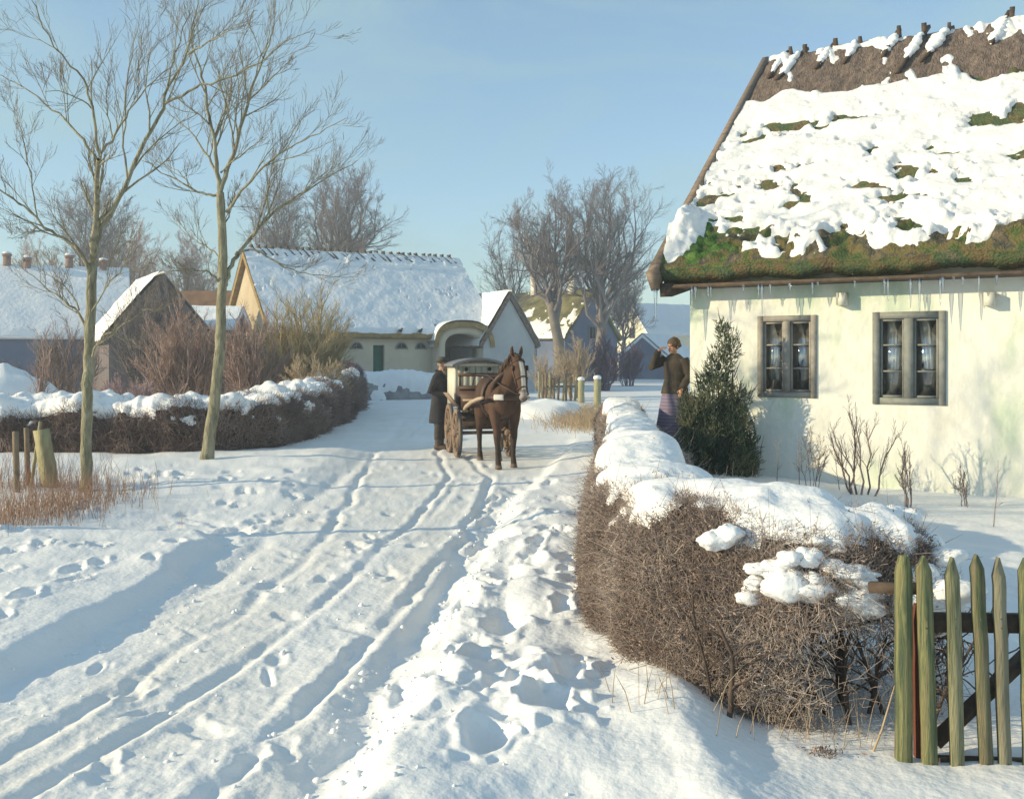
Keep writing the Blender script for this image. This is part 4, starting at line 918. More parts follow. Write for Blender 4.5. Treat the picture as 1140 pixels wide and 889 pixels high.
# grass and litter nobody could count
def tufts(name, label_pts, mt, n, hmin, hmax, rad, seed, lean=.25):
    g = np.random.default_rng(seed); A, Bm, Cc, r = [], [], [], []
    for (px, py, d, w, dd, cnt, hs) in label_pts:
        c = V(px, py, d); x = c[0]+g.normal(size=cnt)*w*.5; y = d+g.normal(size=cnt)*dd*.5; z = ground_h(x, y, False)-.03
        h = g.uniform(hmin, hmax, cnt)*hs; dr = np.stack([g.normal(size=cnt)*lean, g.normal(size=cnt)*lean, np.ones(cnt)], -1); p = np.stack([x, y, z], -1); m = p+dr*h[:, None]*.55; e = m+(dr*[1.6,1.6,.9])*h[:, None]*.45
        A += [p]; Bm += [m]; Cc += [e]
    A = np.concatenate(A); Bm = np.concatenate(Bm); Cc = np.concatenate(Cc); rr = rad*g.uniform(.7, 1.4, len(A)); mb = MB()
    mb.sticks(A, Bm, rr, rr*.8); mb.sticks(Bm, Cc, rr*.8, rr*.3)
    o = mb.build(name, M[mt]); o['kind'] = 'stuff'
tufts('dry_grass', [(24,600,10.6,.8,1.2,420,.9),(60,585,11.4,.8,1.0,420,.9),(96,566,12.3,.7,.7,330,.9),(135,556,12.8,.5,.5,60,.7),(30,552,13.2,1.0,.5,420,1.15),(0,600,10.6,.5,1.2,260,1)], 'grass', 0, .12, .55, .0022, 21, .17)
tufts('verge_stubble', [(652,472,26,1.0,2.5,900,1),(640,458,31,.9,2,500,1),(665,480,24,.6,1.5,300,.8)], 'straw2', 0, .15, .45, .006, 22, .4)
tufts('grass_blades', [(175,560,12.3,.05,.1,5,1.3),(198,590,10.3,.1,.1,4,1.0),(150,548,13.2,.4,.3,8,.9),(770,800,4.75,.5,.15,16,.7),(850,830,4.55,.6,.15,22,.7),(960,835,4.45,.35,.1,16,.9),(715,545,7.5,.3,.5,20,.35)], 'straw2', 0, .15, .4, .0024, 23)
def litter():
    g = np.random.default_rng(77); c = V(918, 846, 4.33); n = 90; x = c[0]+g.normal(size=n)*.045; y = c[1]+g.normal(size=n)*.03; p = np.stack([x, y, ground_h(x, y)+.008+g.uniform(0, .012, n)], -1)
    m = MB(); m.leaves(p, g.uniform(.008, .016, n), rg=g); m.build('fallen_leaves', M['hedgeleaf'])['kind'] = 'stuff'
litter()
def reed():
    m = MB(); p0 = V(962, 862, 4.4); p1 = V(997, 760, 4.36); m.tube([p0, (p0+p1)/2+[.01,0,0], p1], [.006,.005,.003], 5); tag(m.build('cut_cane', M['straw2']), 'pale cane leaning out of the snow beside the green gate post', 'cane')
reed()

# ------------------------------------------------------------------ farm buildings
def barn():
    u = np.array([math.cos(R(27.6)), math.sin(R(27.6))]); n = np.array([-u[1], u[0]]); O = np.array([-10.77, 45.9]); rz = R(27.6)
    o = thing('thatched_barn', 'long snow-roofed barn with a green door, round-topped windows and an arched gateway', 'barn', (*O, 0), rz)
    hit = lambda px, py, b=0: frame_hit(px, py, O, u, n, b)
    AL, BK = 11.2, 9.2
    d0, dzt = hit(415.5, 384); d1, _ = hit(428, 384); g0, gzt = hit(489, 372); g1, _ = hit(530, 372)
    m = LB(); wall_holes(m, 0, AL, -1.2, 2.9, [(d0, d1, -.9, dzt), (g0, g1, -.9, gzt+.1)], 0, .4); m.build('wall', M['barnwall'], o)
    m = LB(); m.box((.2, BK/2+.2, .85), (.4, BK-.42, 4.1)); m.box((AL-.2, BK/2+.2, .85), (.4, BK-.42, 4.1)); m.box((AL/2, BK-.2, .85), (AL-.82, .38, 4.1))
    for a in (0, AL-.4):
        m.add([(a,.05,2.9),(a,BK-.05,2.9),(a,4.6,6.7),(a+.4,.05,2.9),(a+.4,BK-.05,2.9),(a+.4,4.6,6.7)], [(0,2,1),(3,4,5)])
    m.build('gable_wall', M['beige'], o)
    m = LB(); m.box(((d0+d1)/2, .22, (dzt-.9)/2), (d1-d0-.02, .06, dzt+.9-.02))
    dr = m.build('door', M['green'], o); k = LB()
    for q in (-.3, .35): k.box(((d0+d1)/2, .185, .55+q*1.6), (d1-d0-.06, .012, .05))
    k.build('door_batten', M['green'], dr)
    for px in (372, 397, 447, 468.5):
        a, z = hit(px, 387.5); w = .30; t = np.linspace(0, math.pi, 11)
        m = LB(); c = np.stack([a+np.cos(t)*w, np.zeros(11), z+np.sin(t)*w*.95], -1); P = np.stack([c+[0,-.05,0], c+[0,.02,0], a*np.array([1,0,0])+[0,.02,z]+(c-[a,0,z])*.82, a*np.array([1,0,0])+[0,-.05,z]+(c-[a,0,z])*.82], 1); m.grid(P, closed=True); m.box((a, -.012, z-.02), (w*2.1, .07, .05)); fr = m.build('window', M['greywood'], o)
        m = LB(); f = np.concatenate([c*[1,0,1]+[0,-.004,0]]); m.add(f, [tuple(range(11))]); m.build('pane', M['dark'], fr)
        m = LB(); m.box((a, -.012, z+w*.42), (.03, .014, w*.84)); m.build('glazing_bar', M['greywood'], fr)
    # arched gateway with its raised thatch brow
    ga, gb = (g0+g1)/2, (g1-g0)/2; t = np.linspace(0, math.pi, 19); zs = gzt-.62
    def arch(w, h): return np.concatenate([[(ga+w, -.9)], np.stack([ga+w*np.sign(np.cos(t))*np.abs(np.cos(t))**.75, zs+h*np.sin(t)**.8], -1), [(ga-w, -.9)]])
    ai, ao = arch(gb, .66), arch(gb+.42, 1.0); m = LB(); k = len(ai)
    P = np.stack([np.stack([ai[:,0], np.full(k,-.70), ai[:,1]], -1), np.stack([ao[:,0], np.full(k,-.70), ao[:,1]], -1), np.stack([ao[:,0], np.full(k,.5), ao[:,1]], -1), np.stack([ai[:,0], np.full(k,.5), ai[:,1]], -1)], 1)
    m.grid(P, closed=True); gw = m.build('gateway', M['barnwall'], o)
    m = LB(); m.box((ga, 3.2, .9), (gb*2+1.2, .1, 3.8)); m.box((ga-gb-.5, 1.8, .9), (.1, 2.7, 3.8)); m.box((ga+gb+.5, 1.8, .9), (.1, 2.7, 3.8)); m.build('passage_shade_panels', M['dark'], gw)  # near-black back and side panels paint the shade inside the gateway
    m = LB(); b0 = arch(gb+.40, .98)[1:-1]; b1 = arch(gb+.62, 1.22)[1:-1]; k = len(b0); yb = np.linspace(-.86, 3.4, 8)
    P = np.zeros((k, 8, 3)); 
    for j, y in enumerate(yb): P[:, j] = np.stack([b1[:,0], np.full(k, y), b1[:,1]+.05*j*0], -1)
    Pi = P.copy(); Pi[:, :, 0] = b0[:, 0:1]; Pi[:, :, 2] = b0[:, 1:2]
    m.grid(P); m.grid(Pi[::-1]); m.grid(np.stack([P[:, 0], Pi[:, 0]], 1)[::-1]); m.build('gateway_thatch', M['straw'], gw, True)
    Rf = Roof(-.25, AL+.1, -.5, 2.86, 4.6, 7.0, .26, 260, 90, 91, .02, 1.2)
    sl = (7.0-2.86)/5.1; m = LB(); gl, gr = ga-gb-.30, ga+gb+.30
    for (q0, q1, yy0) in ((-.25, gl, -.5), (gl, gr, .30), (gr, AL+.1, -.5)):
        Roof(q0, q1, yy0, 2.86+(yy0+.5)*sl, 4.6, 7.0, .26, 60, 50, 91, .02, 1.2).body(m)
    roof = m.build('roof', M['straw'], o, True)
    U, Vv = Rf.U, Rf.Vv; D = Vv*Rf.len; a = fbm(U*.8, D*.5, 0, 92, 4); b = fbm(U*2.2, D*2.2, 0, 93, 3)
    inarch = sstep(gb+.75, gb+.45, np.abs(U-ga))*sstep(.42, .30, Vv)
    th = .13+.05*a+.03*b-.2*sstep(.05, .0, Vv+.02*b)-.1*(b > .52)*(a < 0); th = np.where((U > gl)*(U < gr)*(Vv < .135), -.05, th)
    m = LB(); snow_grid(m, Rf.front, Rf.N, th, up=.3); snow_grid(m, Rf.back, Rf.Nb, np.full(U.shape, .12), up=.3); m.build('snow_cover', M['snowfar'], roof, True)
    m = LB(); bs = b1+0; yy = np.linspace(-.82, 3.0, 12); P = np.zeros((k, 12, 3))
    for j, y in enumerate(yy):
        w = .10*np.clip(bs[:,1]-bs[:,1].max()+.85, 0, 1)[:, None]; P[:, j] = np.concatenate([bs[:, :1], np.full((k,1), y), bs[:, 1:]+w], -1)
    m.grid(P); m.build('gateway_snow', M['snowfar'], gw, True)
    rs = np.random.default_rng(14)
    for q in range(30):
        x = .2+q*.365+rs.uniform(-.08, .08); m = LB(); l = rs.uniform(.5, .8); f0 = np.array([x+rs.uniform(.0,.3), 4.6-l*.78, 7.06-l*.6+.13]); f1 = np.array([x-.1, 4.75, 7.06+.22]); m.bar(f0, f1, .10, .08); g_ = f0.copy(); g_[1] = 9.2-f0[1]; h_ = f1.copy(); h_[1] = 4.45; m.bar(g_, h_, .10, .08); m.build('ridge_saddle', M['darkwood'], roof)
    m = LB(); k_ = (Vv > .86)*1.; snow_grid(m, Rf.front, Rf.N, np.where(Vv > .84, .12+.12*np.maximum(fbm(U*3.5, D*5, 0, 95, 3), 0)+.06, -.03)*1., up=.3); m.build('ridge_snow', M['snowfar'], roof, True)
    for k2, (px, lab) in enumerate([(446, 'small dark bird perched on the barn eave above the green door side'), (468, 'small dark bird perched on the barn eave nearest the arched gateway')]):
        a_, z_ = hit(px, 372, -.45); w = np.array([*(O+u*a_+n*-.42), 2.93]); cb = thing('crow', lab, 'bird', w, rz+.6, 'birds on the barn eave')
        m = LB(); m.blob((0,0,.13), (.14,.075,.08), 3, .1); m.blob((.14,0,.21), (.055,.05,.05), 4, .05); m.tube([(.18,0,.21),(.25,0,.195)], [.022,.004], 6); m.tube([(-.1,0,.12),(-.27,0,.06)], [.05,.03], 6, rw=[.03,.01], hint=(0,1,0)); m.tube([(.02,.03,.08),(.02,.03,-.01)], .008, 5); m.tube([(.02,-.03,.08),(.02,-.03,-.01)], .008, 5); m.build('body', M['crow'], cb, True)
barn()

def house(name, label, cat, apex, zr, rdir, L, hw, ze, wallm, roofm, snow=None, windows=(), chim=(), over=.2, chm='brick', seed=1, bare=0., gm=None):
    """small gabled house: gable foot centre at apex (x, y), ridge running along rdir for L metres"""
    rd = unit(rdir); rz = math.atan2(rd[1], rd[0]); g = gz(*apex); o = thing(name, label, cat, (*apex, g), rz); zr -= g; ze -= g
    m = LB(); p = [(-hw+.12, -1.2), (hw-.12, -1.2), (hw-.12, ze), (0, zr-.16), (-hw+.12, ze)]
    A = np.array([(0, y, z) for y, z in p]); B = A+[L, 0, 0]; m.add(A, [(4,3,2,1,0)]); m.add(B, [(0,1,2,3,4)])
    for k in range(5): q = (k+1) % 5; m.add([A[k], A[q], B[q], B[k]], [(0,1,2,3)])
    m.build('wall', M[wallm], o)
    Rf = Roof(-over, L+over, -hw-.15, ze-.10, 0, zr, .18, 70, 34, seed, .03, 1.5)
    m = LB(); Rf.body(m); roof = m.build('roof', M[roofm], o, True)
    if snow:
        U, D = Rf.U, Rf.Vv*Rf.len; b = fbm(U*.9, D*.9, 0, seed+3, 4); c = fbm(U*2.5, D*2.5, 0, seed+4, 3)
        th = .12+.03*c-bare*np.maximum(.25*b+.3*c+.16+.35*(Rf.Vv-.5), 0)-.1*sstep(.05, 0, Rf.Vv+.02*c)
        m = LB(); snow_grid(m, Rf.front, Rf.N, th, up=.3); snow_grid(m, Rf.back, Rf.Nb, th, up=.3); m.build('snow_cover', M[snow], roof, True)
    for (x, y, s_, h) in chim:
        m = LB(); zc = zr-abs(y)/hw*(zr-ze)-.35; m.box((x, y, zc+(h+.35)/2), (s_, s_, h+.35)); m.box((x, y, zc+h+.35+.03), (s_*1.2, s_*1.2, .10)); ch = m.build('chimney', M[chm], roof)
        s2 = LB(); s2.blob((x, y, zc+h+.45), (s_*.6, s_*.6, .09), 5, .2); s2.build('chimney_snow', M['snowfar'], ch.parent, True)
    for (x, y, z, w, h, side) in windows:   # side 0: gable end, 1: +y long wall, -1: -y long wall
        m = LB(); d = LB()
        if side == 0:
            m.box((-.02, y, z), (.08, w, h)); d.box((-.065, y, z), (.012, w-.14, h-.14)); e = LB(); e.box((-.075, y, z), (.014, .04, h-.16))
        else:
            yy = side*(hw-.12); m.box((x, yy+side*.02, z), (w, .08, h)); d.box((x, yy+side*.065, z), (w-.14, .012, h-.14)); e = LB(); e.box((x, yy+side*.075, z), (.04, .014, h-.16))
        f = m.build('window', M['greywood'], o); d.build('pane', M['dark'], f); e.build('glazing_bar', M['greywood'], f)
    return o
P2 = lambda px, d: np.array([(px-CX)/F*d, d])
house('barn_wing', 'small grey gabled wing with one snow-white roof slope, joined to the barn gateway', 'outbuilding', P2(567, 50.6), 5.05, (-.463, .886), 6.2, 1.55, 2.45, 'pale', 'thatch', 'snow', over=.12, seed=101)
house('mossy_house', 'house with a green mossy roof half under snow and two pale chimneys', 'house', P2(659, 70), 6.55, (-4.7, 4.6), 7.5, 2.9, 3.2, 'shadewall', 'greenroof', 'snow', [(0, 0, 3.3, .7, .9, 0), (3, 0, 1.9, .8, 1.0, 1)], [(1.7, 0, .55, .9), (5.2, 0, .6, 1.0)], chm='whitebrick', seed=105, bare=1.25)
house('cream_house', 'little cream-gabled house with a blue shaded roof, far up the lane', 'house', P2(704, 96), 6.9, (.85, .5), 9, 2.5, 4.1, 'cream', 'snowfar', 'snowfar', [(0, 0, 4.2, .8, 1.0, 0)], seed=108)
house('low_shed', 'low blue shed with a snowy roof below the cream-gabled house', 'shed', P2(716, 82), 3.7, (.5, .86), 6, 2.2, 1.9, 'shadewall', 'snowfar', 'snowfar', seed=111)
house('shaded_farmhouse', 'farmhouse with a long snow-covered blue shaded roof and brick chimneys in a row', 'farmhouse', np.array([-17.6, 46.5]), 5.75, (-.93, -.37), 17, 3.4, 2.75, 'shadewall', 'snowfar', 'snowfar', [(3, 0, 1.7, .9, 1.0, 1), (6.5, 0, 1.7, .9, 1.0, 1)], [(.9, .1, .30, .42), (2.3, 0, .32, .5), (4.0, .1, .30, .42), (4.8, 0, .30, .48)], seed=114)
M['browngable'] = mat('brown_boarding', [(.3,(.10,.088,.095)),(.7,(.18,.15,.15))], .9, .9, stretch=(3,3,.4))
house('gabled_house', 'brown-gabled house with one bright snow roof slope, beside the shaded farmhouse', 'house', P2(178, 39), 4.95, (-.50, .866), 4.4, 1.95, 2.5, 'browngable', 'thatch', 'snow', [(0, 0, 2.3, .5, .7, 0)], over=.22, seed=117)
house('rusty_shed', 'shed with a rusty brown roof between the two big bare trees', 'shed', np.array([-14.4, 55]), 5.4, (-1, .02), 3.2, 2.0, 3.75, 'browngable', 'brownroof', None, seed=120)
house('snowy_shed', 'small shed with a bluish snow roof under the rusty brown roof', 'shed', np.array([-12.0, 45]), 3.95, (-1, .02), 2.4, 1.2, 3.2, 'browngable', 'snowfar', 'snowfar', seed=123)

def stone_bank():
    P, N = hedge_grid([(-7.1,42.6),(-5.5,43),(-3.9,43.6),(-2.9,44.2)], [.5]*4, [1.12,1.1,1.08,.95], 110, 24, 131, .20, .5)
    o = thing('stone_wall', 'low field-stone wall under snow in front of the barn', 'wall', (-5,43.2,gz(-5,43.2))); o['kind'] = 'thing'; m = MB(); m.grid(P); m.build('stonework', M['stone'], o, True)
    n1 = fbm(P[...,0]*1.3, P[...,1]*1.3, P[...,2]*1.6, 132, 4); th = sstep(-.05, .4, N[...,2]+.9*n1)*.2-.03; s = MB(); snow_grid(s, P, N, th); s.build('snow_cap', M['snowfar'], o, True)
    P, N = hedge_grid([(-6.3,36.8),(-6.2,38.6),(-6.3,40.5)], [.55]*3, [1.5,1.55,1.3], 60, 24, 133, .2, .5); o = thing('hedge_bush', 'clipped violet-brown bush at the far end of the brown hedge', 'bush', (-6.3,38,gz(-6.3,38)))
    m = MB(); m.grid(P-N*.1); m.build('inner_twigs', M['hedgecore'], o, True); rg = np.random.default_rng(3); f = MB(); pt, i, j = surf_points(P, np.ones(P.shape[:2]), 5000, rg); twigs(f, pt, N[i, j], .3, .009, rg); f.build('foliage', M['violet'], o)
stone_bank()
def snow_heap():
    for k, (x, y, r, h, lab) in enumerate([(-11.6,24.5,1.3,.75,'rounded blue heap of shovelled snow behind the hedge, beside the pink shrub'),(-14.4,29,1.6,1.5,'snow-covered brush heap at the edge of the shaded farmyard'),(1.05,30,1.2,.55,'bright pile of snow on the verge by the straw-coloured stubble')]):
        m = MB(); m.blob((x, y, gz(x, y)-.05), (r, r*.8, h), 140+k, .22, 2.2, 30, 16); tag(m.build('snow_heap', M['snow'], None, True), lab, 'snow heap')
snow_heap()

# ------------------------------------------------------------------ figures
def rotz(a): c, s = math.cos(a), math.sin(a); return np.array([[c,-s,0],[s,c,0],[0,0,1.]])
CARTO = np.array([-.60, 18.35]); CH = unit((.20, -.98)); CAZ = math.atan2(CH[1], CH[0])
def cart():
    g = gz(*CARTO); o = thing('horse_cart', 'four-wheeled cart with a cream box body and a curved grey roof', 'cart', (*CARTO, g), CAZ)
    m = LB(); m.box((-.05, 0, .80), (1.5, .50, .09)); m.bar((.5,-.42,.62), (.5,.42,.62), .09, .22); m.bar((-.45,-.42,.62), (-.45,.42,.62), .09, .22); m.box((.75, 0, .66), (.06, .8, .06)); m.box((.72, 0, .52), (.05, .62, .05)); m.build('undercarriage', M['darkwood'], o)
    for x, r in ((.5, .42), (-.45, .44)):
        m = LB(); m.tube([(x,-.50,r),(x,.50,r)], .03, 8); m.build('axle', M['iron'], o)
        for s_ in (-1, 1):
            y = s_*.46; m = LB(); t = np.linspace(0, 2*math.pi, 29)[:-1]; c = np.stack([x+np.cos(t)*r, np.full(28, y), r+np.sin(t)*r], -1); q = np.stack([x+np.cos(t)*(r-.075), np.full(28, y), r+np.sin(t)*(r-.075)], -1); hw = np.array([0,.033,0]); P = np.stack([c-hw, c+hw, q+hw, q-hw], 1); P = np.concatenate([P, P[:1]]); m.grid(P, closed=True); w = m.build('wheel', M['wheel'], o)
            m = LB(); c2 = np.stack([x+np.cos(t)*(r+.014), np.full(28, y), r+np.sin(t)*(r+.014)], -1); hw2 = hw*.85; P = np.stack([c2-hw2, c2+hw2, c+hw2*.9, c-hw2*.9], 1); P = np.concatenate([P, P[:1]]); m.grid(P, closed=True); m.build('tyre', M['iron'], w)
            m = LB(); m.tube([(x, y-.09, r), (x, y-.05, r), (x, y+.05, r), (x, y+.09, r)], [.05,.075,.075,.05], 12); m.build('hub', M['wheel'], w)
            for k in range(10):
                a = k*math.pi/5+.2; m = LB(); m.bar((x+.06*math.cos(a), y, r+.06*math.sin(a)), (x+(r-.06)*math.cos(a), y, r+(r-.06)*math.sin(a)), .028, .036, up=(0,1,0)); m.build('spoke', M['wheel'], w)
    # box body: planked sides, front with two round vents
    x0, x1, hw, z0, z1 = -.84, -.02, .41, .86, 1.60
    def planks(mb, p0, p1, z0, z1f, n, th, nrm):
        p0 = np.array(p0); p1 = np.array(p1); d = (p1-p0)/n; rz = math.atan2(d[1], d[0])
        for k in range(n):
            c = p0+d*(k+.5); zt = z1f((k+.5)/n); w = np.linalg.norm(d)-.008; mb.box((c[0]+nrm[0]*.004*(k % 2), c[1]+nrm[1]*.004*(k % 2), (z0+zt)/2), (w, th, zt-z0), rotz(rz))
    arc = lambda t: z1+.09*math.sin(math.pi*np.clip(t, .02, .98))**.8
    m = LB(); m.box(((x0+x1)/2, 0, z0-.012), (x1-x0+.02, 2*hw-.03, .024))
    for sx in (x0+.0, x1-.0):
        for sy in (-hw, hw): m.box((sx, sy, (z0+z1)/2), (.06, .06, z1-z0+.004))
        m.box((sx, 0, z1+.0), (.04, 2*hw-.06, .05))
    body = m.build('box_body', M['cartwhite'], o)
    for sy in (-1, 1):
        m = LB(); planks(m, (x0+.032, sy*hw), (x1-.032, sy*hw), z0+.002, lambda t: z1-.004, 7, .03, (0,sy)); m.box(((x0+x1)/2, sy*(hw-.02), (z0+z1)/2), (x1-x0-.07, .012, z1-z0-.01)); m.build('side_panel', M['cartwhite'], body)
    m = LB(); planks(m, (x1, -hw+.03), (x1, hw-.03), z0, arc, 7, .03, (1,0)); planks(m, (x0, -hw+.03), (x0, hw-.03), z0, arc, 7, .03, (-1,0)); m.box((x1-.02, 0, (z0+z1)/2), (.012, 2*hw-.08, z1-z0)); m.build('end_panel', M['cartshade'], body)
    for y in (-.22, .2):
        m = LB(); m.tube([(x1+.012, y, z1-.08), (x1+.03, y, z1-.08)], .035, 14); m.build('vent', M['dark'], body)
    m = LB(); t = np.linspace(0, 1, 13); P = []
    for x in np.linspace(x0-.1, x1+.22, 6):
        P.append([(x, -hw-.09+(2*hw+.18)*k, z1+.0+.12*math.sin(math.pi*k)**.8) for k in t]+[(x, -hw-.09+(2*hw+.18)*k, z1-.04+.12*math.sin(math.pi*k)**.8) for k in t[::-1]])
    P = np.array(P); m.grid(P, closed=True); f = np.arange(26)
    for e in (0, -1):
        for k in range(12): m.add(P[e][[k, k+1, 24-k, 25-k]], [(0,1,2,3)])
    m.build('roof', M['cartroof'], o)
    m = LB(); m.box((.30, -.39, 1.0), (.56, .035, .30)); m.box((.30, .39, 1.0), (.56, .035, .30)); m.box((.585, 0, 1.0), (.035, .81, .30)); m.box((.03, 0, 1.0), (.03, .74, .30)); m.box((.30, 0, .868), (.52, .74, .03)); m.build('driver_box', M['cartbrown'], o)
    m = LB(); m.box((.16, 0, 1.19), (.34, .74, .06)); m.bar((.02,-.34,1.22), (-.0,-.34,1.42), .03, .03); m.bar((.02,.34,1.22), (-.0,.34,1.42), .03, .03); m.bar((.0,-.37,1.42), (.0,.37,1.42), .03, .06); m.build('bench', M['cartbrown'], o)
    m = LB(); m.bar((.32, -.56, .98), (.32, -.44, 1.20), .52, .02, up=(1,0,0)) if False else m.box((.30, -.54, .99), (.56, .30, .024), rotx(R(-52))); m.build('side_board', M['cartboard'], o)
    m = LB(); m.bar((.61,-.38,.99), (.61,.38,.99), .02, .035); m.build('front_trim', M['shaft'], o)
    for s_ in (-1, 1):
        m = LB(); m.tube([(.60, s_*.36, .80), (1.1, s_*.40, .90), (1.7, s_*.41, 1.0), (2.2, s_*.39, 1.07), (2.52, s_*.36, 1.10)], [.034,.034,.032,.03,.024], 8); m.build('shaft', M['shaft'], o, True)
def rotx(a): c, s = math.cos(a), math.sin(a); return np.array([[1,0,0],[0,c,-s],[0,s,c]])
cart()

def horse():
    p = CARTO+CH*1.92; az = CAZ+R(2); o = thing('horse', 'chestnut horse with a white blaze, harnessed and standing between the shafts', 'horse', (*p, gz(*p)), az)
    yaw = R(9); piv = np.array([.45, 0, 0])
    def T(q):     # head and neck carried slightly to its own left
        q = np.atleast_2d(np.asarray(q, float)).copy(); k = np.clip((q[:, 0]-.45)/.35, 0, 1)*yaw; x = q[:, 0]-piv[0]; y = q[:, 1]; q[:, 0] = piv[0]+x*np.cos(k)-y*np.sin(k); q[:, 1] = x*np.sin(k)+y*np.cos(k); return q
    m = LB(); Y = (0,1,0)
    m.tube([(-.84,0,1.20),(-.78,0,1.20),(-.66,0,1.17),(-.45,0,1.13),(-.15,0,1.08),(.15,0,1.07),(.38,0,1.10),(.54,0,1.12),(.64,0,1.12),(.69,0,1.12)], [.05,.17,.25,.275,.285,.275,.25,.225,.17,.06], 20, hint=Y, rw=[.06,.2,.27,.30,.325,.335,.34,.30,.22,.08])
    m.tube(T([(.25,0,1.16),(.42,0,1.24),(.58,0,1.36),(.72,0,1.49),(.84,0,1.60),(.92,0,1.67)]), [.18,.17,.13,.105,.092,.085], 16, hint=Y, rw=[.26,.27,.22,.18,.145,.12])
    m.tube(T([(.86,0,1.70),(.92,0,1.68),(.99,0,1.58),(1.05,0,1.47),(1.11,0,1.33),(1.155,0,1.21),(1.18,0,1.13),(1.195,0,1.08),(1.198,0,1.055)]), [.05,.085,.105,.10,.078,.062,.062,.052,.02], 16, hint=Y, rw=[.05,.10,.135,.135,.098,.075,.072,.055,.02])
    for s_ in (-1, 1):
        m.tube(T([(.90,s_*.062,1.73),(.915,s_*.075,1.80),(.925,s_*.078,1.87),(.93,s_*.076,1.905)]), [.028,.034,.024,.008], 8)
        m.blob(T([(1.005, s_*.092, 1.55)])[0], (.028,.02,.024), 3, 0)
        fx = .13 if s_ < 0 else -.04
        q = [(.42,s_*.16,1.02),(.43,s_*.165,.88),(.45+fx*.2,s_*.16,.74),(.46+fx*.45,s_*.15,.60),(.47+fx*.65,s_*.148,.49),(.465+fx*.68,s_*.146,.43),(.455+fx*.82,s_*.144,.28),(.455+fx*.92,s_*.143,.17),(.47+fx*.97,s_*.142,.12),(.49+fx,s_*.142,.06),(.50+fx,s_*.142,.0)]
        m.tube(q, [.10,.098,.078,.058,.056,.048,.037,.038,.045,.048,.062], 12, hint=Y, rw=[.14,.13,.09,.066,.062,.052,.042,.042,.05,.054,.07])
        hx = .10 if s_ > 0 else -.06
        q = [(-.55,s_*.14,1.08),(-.53,s_*.165,.93),(-.56+hx*.3,s_*.165,.80),(-.66+hx*.6,s_*.155,.67),(-.755+hx*.8,s_*.15,.55),(-.765+hx*.82,s_*.148,.48),(-.745+hx*.9,s_*.146,.30),(-.735+hx*.95,s_*.145,.18),(-.72+hx,s_*.144,.12),(-.70+hx,s_*.144,.06),(-.69+hx,s_*.144,.0)]
        m.tube(q, [.16,.14,.115,.08,.058,.05,.038,.04,.046,.048,.06], 12, hint=Y, rw=[.24,.20,.15,.10,.075,.062,.046,.046,.05,.054,.068])
    me = remesh(m, .0125, 5)
    def colour(co):
        x, y, z = co.T.astype(float); k = np.clip((x-.45)/.35, 0, 1)*yaw; xx = .45+(x-.45)*np.cos(-k)-y*np.sin(-k); yy = (x-.45)*np.sin(-k)+y*np.cos(-k)
        n = fbm(x*5, y*5, z*5, 5, 3)[:, None]; base = np.array([.072,.039,.026])*(1+.5*n)
        lg = sstep(.62, .34, z)[:, None]; base = base*(1-lg)+np.array([.045,.03,.024])*lg
        hf = sstep(.075, .05, z)[:, None]; base = base*(1-hf)+np.array([.16,.12,.09])*hf
        head = (xx > .9)
        s = (xx-.93)*.435-(z-1.68)*.9; f = (xx-.93)*.9+(z-1.68)*.435
        bl = head*sstep(.045, .028, np.abs(yy)+.012*n[:, 0])*sstep(.0, .02, f)*sstep(.05, .12, s)*(1-sstep(.50, .54, s))
        mz = head*sstep(.50, .58, s)*.75; wp = head*sstep(.60, .655, s)
        base = base*(1-mz)[:, None]+np.array([.45,.40,.37])*mz[:, None]; base = base*(1-wp)[:, None]+np.array([.16,.12,.12])*wp[:, None]
        base = base*(1-bl)[:, None]+np.array([.66,.62,.56])*bl[:, None]
        e = head*(np.abs(yy) > .083)*(np.hypot(xx-1.01, z-1.55) < .024); base[e] = (.012,.01,.01)
        no = head*(np.hypot(np.abs(yy)-.035, z-1.10) < .014)*(f > .02); base[no] = (.03,.02,.02)
        return base
    vcol(me, colour); body = link(me, 'body', M['horse'], o, True)
    rg = np.random.default_rng(2)
    m = LB()
    for k in range(46):
        t = rg.uniform(0, 1); s0 = T([(.40+.50*t, .0, 1.50+.30*t-.0)])[0]; s0[2] = np.interp(t, [0,.5,1], [1.46,1.65,1.80]); e = s0+np.array([rg.normal()*.03-.03, -.10-rg.uniform(0, .05), -.12-rg.uniform(0, .12)]); md = (s0+e)/2+[0,-.03,.05]; m.tube([s0-[0,0,.03], s0, md, e], [.012,.014,.012,.003], 5)
    for k in range(10):
        s0 = T([(.93, rg.normal()*.025, 1.775)])[0]; e = T([(1.04, rg.normal()*.03, 1.60+rg.uniform(0, .06))])[0]; m.tube([s0, (s0+e)/2+[.05,0,.035], e+[.03,0,0]], [.012,.012,.003], 5)
    m.build('mane', M['mane'], o, True)
    m = LB()
    for k in range(26): a = rg.normal(size=2)*.03; m.tube([(-.82,a[0]*.5,1.27),(-.92,a[0],1.18),(-.95+a[1],a[0]*1.5,.9),(-.92+a[1]*1.5,a[0]*1.9,.55+rg.uniform(0,.15))], [.02,.022,.02,.004], 5)
    m.build('tail', M['mane'], o, True)
    def ring(cx, cz, ry, rz, tilt, r, y0=0., n=22, t0=0, t1=2*math.pi, head=True):
        t = np.linspace(t0, t1, n); q = np.stack([cx+np.cos(t)*rz*math.sin(tilt), y0+np.sin(t)*ry, cz+np.cos(t)*rz*math.cos(tilt)], -1); return T(q) if head else q
    m = LB()
